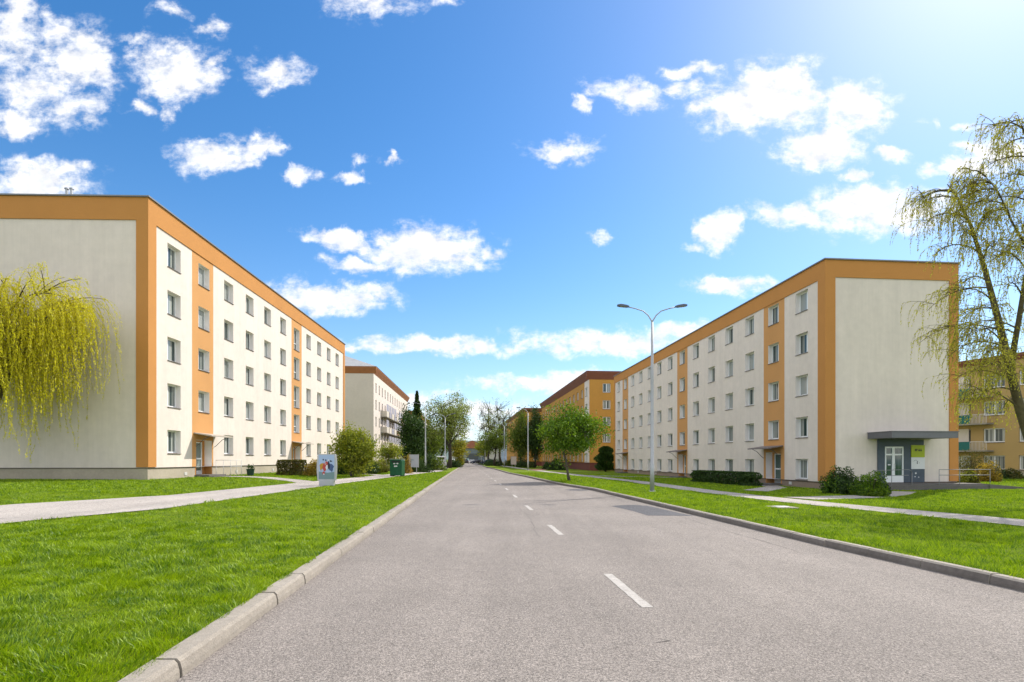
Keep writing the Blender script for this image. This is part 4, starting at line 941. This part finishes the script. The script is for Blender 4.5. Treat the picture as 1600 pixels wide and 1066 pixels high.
# ------------------------------------------------------------------ street furniture
def poster_stand():
    X,Y,_=px(511,757,28.4); z=float(gz(X,Y))+.02; r=thing('poster_stand','curved metal poster stand on the left path beside the round shrub','advertising stand',(X,Y,z),R(3))
    p=MB(); p.box(-.38,.38,-.12,.12,0,.27); p.build('pedestal',M['alu'],r,bevel=.01)
    fr=MB(); n=8; hw=[.43+.075*math.sin(math.pi*(.12+.80*i/n)) for i in range(n+1)]; zs=[.27+1.38*i/n for i in range(n+1)]
    out=[(hw[i],zs[i]) for i in range(n+1)]+[(-hw[i],zs[i]) for i in reversed(range(n+1))]
    fr.prism(out,1,-.09,.09); fr.build('frame',M['alu'],r)
    po=MB(); Z=lambda x,zz,o:(x,-.092-o*.0015,zz); rng=random.Random(9)
    po.poly([Z(-.40,.34,0),Z(.40,.34,0),Z(.40,1.60,0),Z(-.40,1.60,0)],0)
    po.poly([Z(-.40,.34,1),Z(.40,.34,1),Z(.40,.72,1),Z(.05,.68,1),Z(-.40,.74,1)],1)
    def blob(cx,cz,rx,rz,m,o):
        k=rng.randint(6,9); po.poly([Z(cx+rx*rng.uniform(.6,1.1)*math.cos(2*math.pi*i/k),cz+rz*rng.uniform(.6,1.1)*math.sin(2*math.pi*i/k),o) for i in range(k)],m)
    o=2
    for (cx,cz,rx,rz,m) in ((-.22,1.02,.14,.2,2),(-.1,.95,.12,.3,3),(.0,1.16,.12,.16,3),(.22,1.0,.16,.25,4),(.12,1.05,.07,.26,5),(-.04,1.33,.05,.05,5),(-.16,1.36,.05,.06,5),(.1,1.33,.06,.05,6),(.22,1.28,.07,.06,5),(-.14,.66,.10,.09,3),(.02,.95,.07,.15,6),(.28,.85,.06,.15,4),(-.28,.9,.06,.12,2),(-.13,.60,.05,.05,6),(-.05,1.16,.05,.1,7)):
        blob(cx,cz,rx,rz,m,o); o+=1
    po.build('poster',[M[k] for k in ('p_sky','p_sea','p_gold','p_red','p_navy','p_black','p_white','p_pink')],r)
M['alu']=mat('stand_aluminium',(.40,.41,.42),.45,[(4,.06,3)],metal=.5)
for k,c in (('p_sky',(.34,.44,.62)),('p_sea',(.16,.24,.25)),('p_gold',(.45,.24,.03)),('p_red',(.42,.06,.05)),('p_navy',(.06,.10,.22)),('p_black',(.03,.03,.05)),('p_white',(.62,.62,.64)),('p_pink',(.5,.25,.22))): M[k]=mat('poster_'+k,c,.5)
poster_stand()
def container():
    X,Y,_=px(621,743,45.5); z=float(gz(X,Y)); r=thing('donation_container','dark green steel collection container with white marks beside the left path','container',(X,Y,z),R(-4))
    b=MB(); b.prism([(-.5,.08),(.5,.08),(.5,1.30),(.42,1.42),(-.5,1.42)],1,-.48,.48); b.build('body',M['cgreen'],r,bevel=.015)
    t=MB(); t.box(-.52,.52,-.5,.5,1.421,1.46); t.build('lid',M['cgrey'],r)
    h=MB(); h.box(-.36,.36,-.53,-.481,1.17,1.32); h.build('hatch',M['cdark'],r)
    for x in (-.42,.42): f=MB(); f.box(x-.06,x+.06,-.45,.45,0,.079); f.build('foot',M['cdark'],r)
    m=MB()
    for (cx,cz,rx,rz) in ((-.13,1.07,.10,.055),(.13,1.08,.09,.06),(-.08,.85,.08,.07),(.05,.86,.09,.06)): m.poly([(cx+rx*math.cos(q*.785),-.4835,cz+rz*math.sin(q*.785)) for q in range(8)])
    m.build('emblem',M['p_white'],r)
M['cgreen']=mat('container_green',(.008,.085,.035),.4,[(3,.15,3)]); M['cgrey']=mat('container_lid',(.30,.36,.30),.5); M['cdark']=mat('container_dark',(.02,.03,.025),.6)
container()
def board(label,x,Y,w,h,z1,mats,lean=0,line=True,rot=0):
    X=(x-CX)/F*Y; z=float(gz(X,Y)); r=thing('notice_board',label,'notice board',(X,Y,z),rot)
    p=MB(); p.box(-w/2,w/2,-.04,.04,z1,z1+h); p.build('panel',M[mats[0]],r,bevel=.01)
    e=MB(); e.box(-w/2-.03,-w/2-.001,-.05,.05,z1-.03,z1+h+.03); e.box(w/2+.001,w/2+.03,-.05,.05,z1-.03,z1+h+.03); e.box(-w/2,w/2,-.05,.05,z1+h+.001,z1+h+.03); e.build('frame',M['steel'],r)
    for sx in (-.3,.3):
        q=MB(); q.tube([(sx*w,0,-.1),(sx*w,0,z1)],.035,8); q.build('post',M['steel'],r)
    if line:
        k=MB(); k.box(-w*.32,-w*.0,-.044,-.0405,z1+h*.56,z1+h*.62); k.build('lettering',M['p_sea'],r)
M['boardg']=mat('board_grey',(.36,.38,.43),.4,[(2,.08,3)]); M['boardp']=mat('board_pale',(.52,.44,.38),.6,[(3,.12,3)])
board('grey info board on steel posts left of the road behind the container',646.6,56.,.98,1.28,.62,['boardg'],rot=R(-6))
board('pale notice board on posts on the far right verge',802.5,104.,1.05,1.5,.55,['boardp'],line=False,rot=R(20))
def manhole():
    X,Y,_=px(1221,792.5,17.6); z=float(gz(X,Y)); r=thing('inspection_cover','pale concrete cover slab set in the right verge grass','cover slab',(X,Y,z),R(8))
    m=MB(); m.box(-.36,.36,-.36,.36,-.1,.04); m.build('slab',M['kerbr'],r,bevel=.012); q=MB(); q.tube([(0,0,.041),(0,0,.05)],[.24,.24],20); q.build('lid',M['steel'],r)
manhole()
def ramp_red():
    m=MB(); z=.1; A=px(826,735,86.); 
    pts=[px(824,736,80.),px(850,730.5,92.),px(866,733,88.),px(838,739,74.)]
    m.poly([(p[0],p[1],float(gz(p[0],p[1]))+.05) for p in pts]); structure(m.build('forecourt_paving',mat('red_paving',(.30,.13,.085),.9,[(3,.15,4)])))
ramp_red()

# ------------------------------------------------------------------ cars
def car(label,loc,rotz,colour,proto=[None],van=False):
    key='van' if van else 'car'
    if proto[0] is None: proto[0]={}
    if key not in proto[0]:
        r=thing('parked_car',label,'car',loc,rotz,'cars parked at the end of the road'); L_=2.15; b=MB()
        H=1.45 if not van else 2.0
        low=[(-L_,.35),(-L_,.75),(-L_+.05,.88),(-1.45,.95),(.75,.95),(1.35,.90),(L_-.1,.74),(L_,.6),(L_,.32)]
        b.prism([(-y,z) if False else (y,z) for y,z in low],0,-.86,.86)
        top=[(-2.0,.951),(-1.75,H-.12),(-1.5,H),(.15,H),(.45,H-.06),(1.15,.951)] if not van else [(-2.1,.951),(-2.08,H-.1),(-1.9,H),(.9,H),(1.1,H-.1),(1.6,.951)]
        i=len(b.v); n=len(top)
        def wdt(z): return .84-.17*(z-.95)/.5 if not van else .84-.06*(z-.95)
        b.v+=[(-wdt(z),y,z) for y,z in top]+[(wdt(z),y,z) for y,z in top]
        for k in range(n): b.f.append((i+k,i+(k+1)%n,i+n+(k+1)%n,i+n+k)); b.m.append(0)
        b.f.append(tuple(i+k for k in range(n))); b.m.append(0); b.f.append(tuple(i+n+k for k in reversed(range(n)))); b.m.append(0)
        bo=b.build('body',M['car_white'],r,bevel=.04); bo.material_slots[0].link='OBJECT'; bo.material_slots[0].material=M[colour]
        g=MB()
        for sx in (-1,1):
            w=lambda z:sx*(wdt(z)+.008)
            f=[(-1.72,1.0),(-1.5,H-.12),(.1,H-.12),(.9,1.0)]
            g.poly([(w(z),y,z) for y,z in f])
        d=.012; t=top
        g.poly([(-.66,t[0][0]+.06-d,1.02),(.66,t[0][0]+.06-d,1.02),(.60,t[1][0]-.03-d,H-.18),(-.60,t[1][0]-.03-d,H-.18)])
        g.poly([(-.68,1.10+d,1.0),(.68,1.10+d,1.0),(.60,.55+d,H-.1),(-.60,.55+d,H-.1)] if not van else [(-.7,1.57+d,1.0),(.7,1.57+d,1.0),(.66,1.2+d,H-.2),(-.66,1.2+d,H-.2)])
        g.build('window',M['cglass'],r)
        for sx in (-1,1):
            for y in (-1.3,1.32):
                m=MB(); m.tube([(sx*.70,y,.31),(sx*.88,y,.31)],.31,16); wo=m.build('wheel',M['tyre'],r); q=MB(); q.tube([(sx*.875,y,.31),(sx*.89,y,.31)],.19,12); q.build('rim',M['steel'],wo)
            m=MB(); m.box(sx*.55,sx*.82,-L_-.012,-L_+.03,.66,.80); m.build('tail_light',M['tail'],r)
            m=MB(); m.box(sx*.52,sx*.80,L_-.06,L_+.012,.58,.68); m.build('headlight',M['diff'],r)
        proto[0][key]=r; return r
    r=copy_tree(proto[0][key]); r.location=loc; r.rotation_euler=(0,0,rotz); r['label']=label
    for c in r.children:
        if c.name.startswith('body'): c.material_slots[0].link='OBJECT'; c.material_slots[0].material=M[colour]
    return r
for k,c in (('car_white',(.75,.75,.75)),('car_silver',(.42,.43,.45)),('car_black',(.02,.02,.023)),('car_navy',(.02,.03,.08)),('car_grey',(.13,.135,.14)),('car_purple',(.10,.05,.16)),('car_teal',(.35,.5,.5))): M[k]=mat(k,c,.3,coat=.6)
M['cglass']=mat('car_glass',(.02,.025,.03),.05,spec=.6); M['tyre']=mat('tyre_rubber',(.02,.02,.02),.9); M['tail']=mat('tail_lamp',(.35,.02,.02),.3)
for (x,Y,col_,rz,lb,van) in ((706.5,198.,'car_white',15,'white car, leftmost at the far end of the road',0),(712,206.,'car_grey',80,'dark grey car beside the leftmost white car at the crossing',0),(718,212.,'car_purple',95,'purple car among those parked at the crossing',0),(725,232.,'car_teal',90,'pale teal van parked at the crossing',1),(722,220.,'car_silver',88,'silver car in front of the teal van',0),
    (728.5,200.,'car_black',4,'black car seen from behind on the far carriageway',0),(735,222.,'car_white',92,'white car before the grey-clad building',0),(738,214.,'car_silver',5,'silver car seen from behind beside the black car',0),(744,204.,'car_navy',85,'dark blue car side-on right of the silver car',0),(750,203.,'car_black',60,'black car at the right kerb by the crossing',0),(764,150.,'car_navy',70,'dark blue car parked below the leafless trees',0)):
    X=(x-CX)/F*Y; car(lb,(X,Y,.0 if Y<245 and 712<=x<755 else float(gz(X,Y))),R(rz),col_,van=bool(van))
X=(690-CX)/F*98; car('white van parked left of the thick dark trunk',(X,98.,float(gz(X,98))),R(4),'car_white',van=True)

# ------------------------------------------------------------------ grass
def grass():
    rng=np.random.default_rng(77)
    Vs=[];Fs=[];off=0
    def inside(T1,T2,l,Y):
        a=np.interp(Y,[t[0] for t in T1],[t[1] for t in T1]); b=np.interp(Y,[t[0] for t in T2],[t[1] for t in T2]); lo=np.minimum(a,b); hi=np.maximum(a,b); return (l>lo+.03)&(l<hi-.03)
    GN=rng.uniform(0,1,(4,256,256))
    def vnoise(X,Y,sc,k):
        x=X*sc+1000; y=Y*sc+1000; i=np.floor(x).astype(int); j=np.floor(y).astype(int); fx=x-i; fy=y-j; fx=fx*fx*(3-2*fx); fy=fy*fy*(3-2*fy); g=GN[k]
        return (g[i%256,j%256]*(1-fx)+g[(i+1)%256,j%256]*fx)*(1-fy)+(g[i%256,(j+1)%256]*(1-fx)+g[(i+1)%256,(j+1)%256]*fx)*fy
    def add(y0,y1,l0,l1,dens,h,w,seg,tall=False):
        nonlocal off
        n=int(abs(y1-y0)*abs(l1-l0)*dens)
        Y=rng.uniform(y0,y1,n); l=rng.uniform(l0,l1,n); X=l+SL*Y
        k=(np.abs(X)<.97*Y+6.)
        lk=np.interp(Y,[t[0] for t in LK],[t[1] for t in LK])-.165+.03*np.sin(Y*3.1)*np.sin(Y*1.3); rk=np.interp(Y,[t[0] for t in RK],[t[1] for t in RK])+.12+.025*np.sin(Y*2.7)
        k&=(l<lk)|(l>rk)
        k&=~inside(PLi,PLo,l,Y)&~inside(PRi,PRo,l,Y)
        # blocks
        uL=(X+20.55)+.0259*(Y-30.7); k&=~((uL<.0)&(Y>30.7-.0259*(X+20.55)))
        uR=(X-19.77)+.0871*(Y-34.3); k&=~((uR>-.05)&(Y>34.25+.0871*(X-19.77))&(uR<9.0))
        k&=~((uR>1.8)&(uR<13.5)&(Y>32.6+.0871*(X-19.77))&(Y<36))
        for pts,w_ in SPURS:
            for a,b in zip(pts[:-1],pts[1:]):
                a=np.array(a);b=np.array(b);d=b-a;L2=(d**2).sum(); t=np.clip(((X-a[0])*d[0]+(Y-a[1])*d[1])/L2,0,1); dd=np.hypot(X-a[0]-t*d[0],Y-a[1]-t*d[1]); k&=dd>w_/2-.03
        k&=np.hypot(X-8.7,Y-17.6)>.40
        X,Y=X[k],Y[k]; n=len(X); Z=gz(X,Y)-.01
        # clumpy height: tufts stand taller
        tuft=.6*vnoise(X,Y,4.5,0)+.4*vnoise(X,Y,1.3,1)
        if tall:
            kk=(vnoise(X,Y,2.2,2)>.82)&(rng.uniform(0,1,n)<.8); X,Y,Z,tuft=X[kk],Y[kk],Z[kk],tuft[kk]; n=len(X)
        hh=h*(.35+1.5*tuft**1.8)*rng.uniform(.55,1.35,n); ww=w*rng.uniform(.7,1.3,n)
        th=rng.uniform(0,6.283,n); lean=rng.uniform(.25,1.15,n)*hh; la=6.283*1.6*vnoise(X,Y,3.2,3)+rng.normal(size=n)*.9
        B=np.stack([X,Y,Z],1); side=np.stack([np.cos(th),np.sin(th),np.zeros(n)],1)*ww[:,None]/2; ld=np.stack([np.cos(la),np.sin(la),np.zeros(n)],1)*lean[:,None]
        up=np.array([0,0,1.])*hh[:,None]
        if seg==2:
            V=np.stack([B-side,B+side,B+up*.6+ld*.35+side*.75,B+up*.6+ld*.35-side*.75,B+up+ld],1).reshape(-1,3); i=np.arange(n)[:,None]*5+off
            Fs.append(np.concatenate([i,i+1,i+2],1)); Fs.append(np.concatenate([i,i+2,i+3],1)); Fs.append(np.concatenate([i+3,i+2,i+4],1)); off+=5*n
        else:
            V=np.stack([B-side,B+side,B+up+ld],1).reshape(-1,3); i=np.arange(n)[:,None]*3+off; Fs.append(np.concatenate([i,i+1,i+2],1)); off+=3*n
        Vs.append(V)
    add(2.5,7,-8.,-2.2,4200,.062,.0072,2)
    add(-1.5,2.5,-7.,-2.2,1500,.062,.009,2)
    add(-1.5,5.5,6.6,13,1100,.07,.011,2)
    add(7,12,-16.,-2.2,2100,.062,.0095,2)
    add(12,20,-26,-2.15,950,.062,.014,1)
    add(20,32,-30,-2.1,400,.075,.027,1)
    add(32,62,-20,-1.9,170,.075,.042,1)
    add(2.5,9,-10.,-2.3,1500,.105,.009,2,True)
    add(9,22,-22.,-2.3,420,.10,.014,2,True)
    add(5.5,12,6.6,15,1400,.08,.011,1)
    add(12,20,6.2,26,800,.075,.016,1)
    add(20,34,5.4,38,400,.075,.027,1)
    add(34,62,4.2,60,120,.075,.048,1)
    add(5.5,20,6.7,24.,350,.10,.014,2,True)
    V=np.concatenate(Vs); Fc=np.concatenate(Fs)
    me=np_mesh('grass',V,Fc,M['grass']); o=link('grass',me); o['kind']='stuff'
M['grass']=leaf_mat('grass_blades',(.045,.135,.002),(.36,.49,.006),.42,.36,2.2)
grass()

GROUPS={'apartment block':'apartment blocks along the road','tree':'trees along the road','bush':'bushes and hedges around the blocks','shrub':'big shrubs on the lawns','railing':'handrails by the doorways','notice board':'notice boards on the verges','house':'houses closing the far end of the road'}
for o in scene.objects:
    if o.parent is None and 'category' in o and 'group' not in o and o['category'] in GROUPS: o['group']=GROUPS[o['category']]
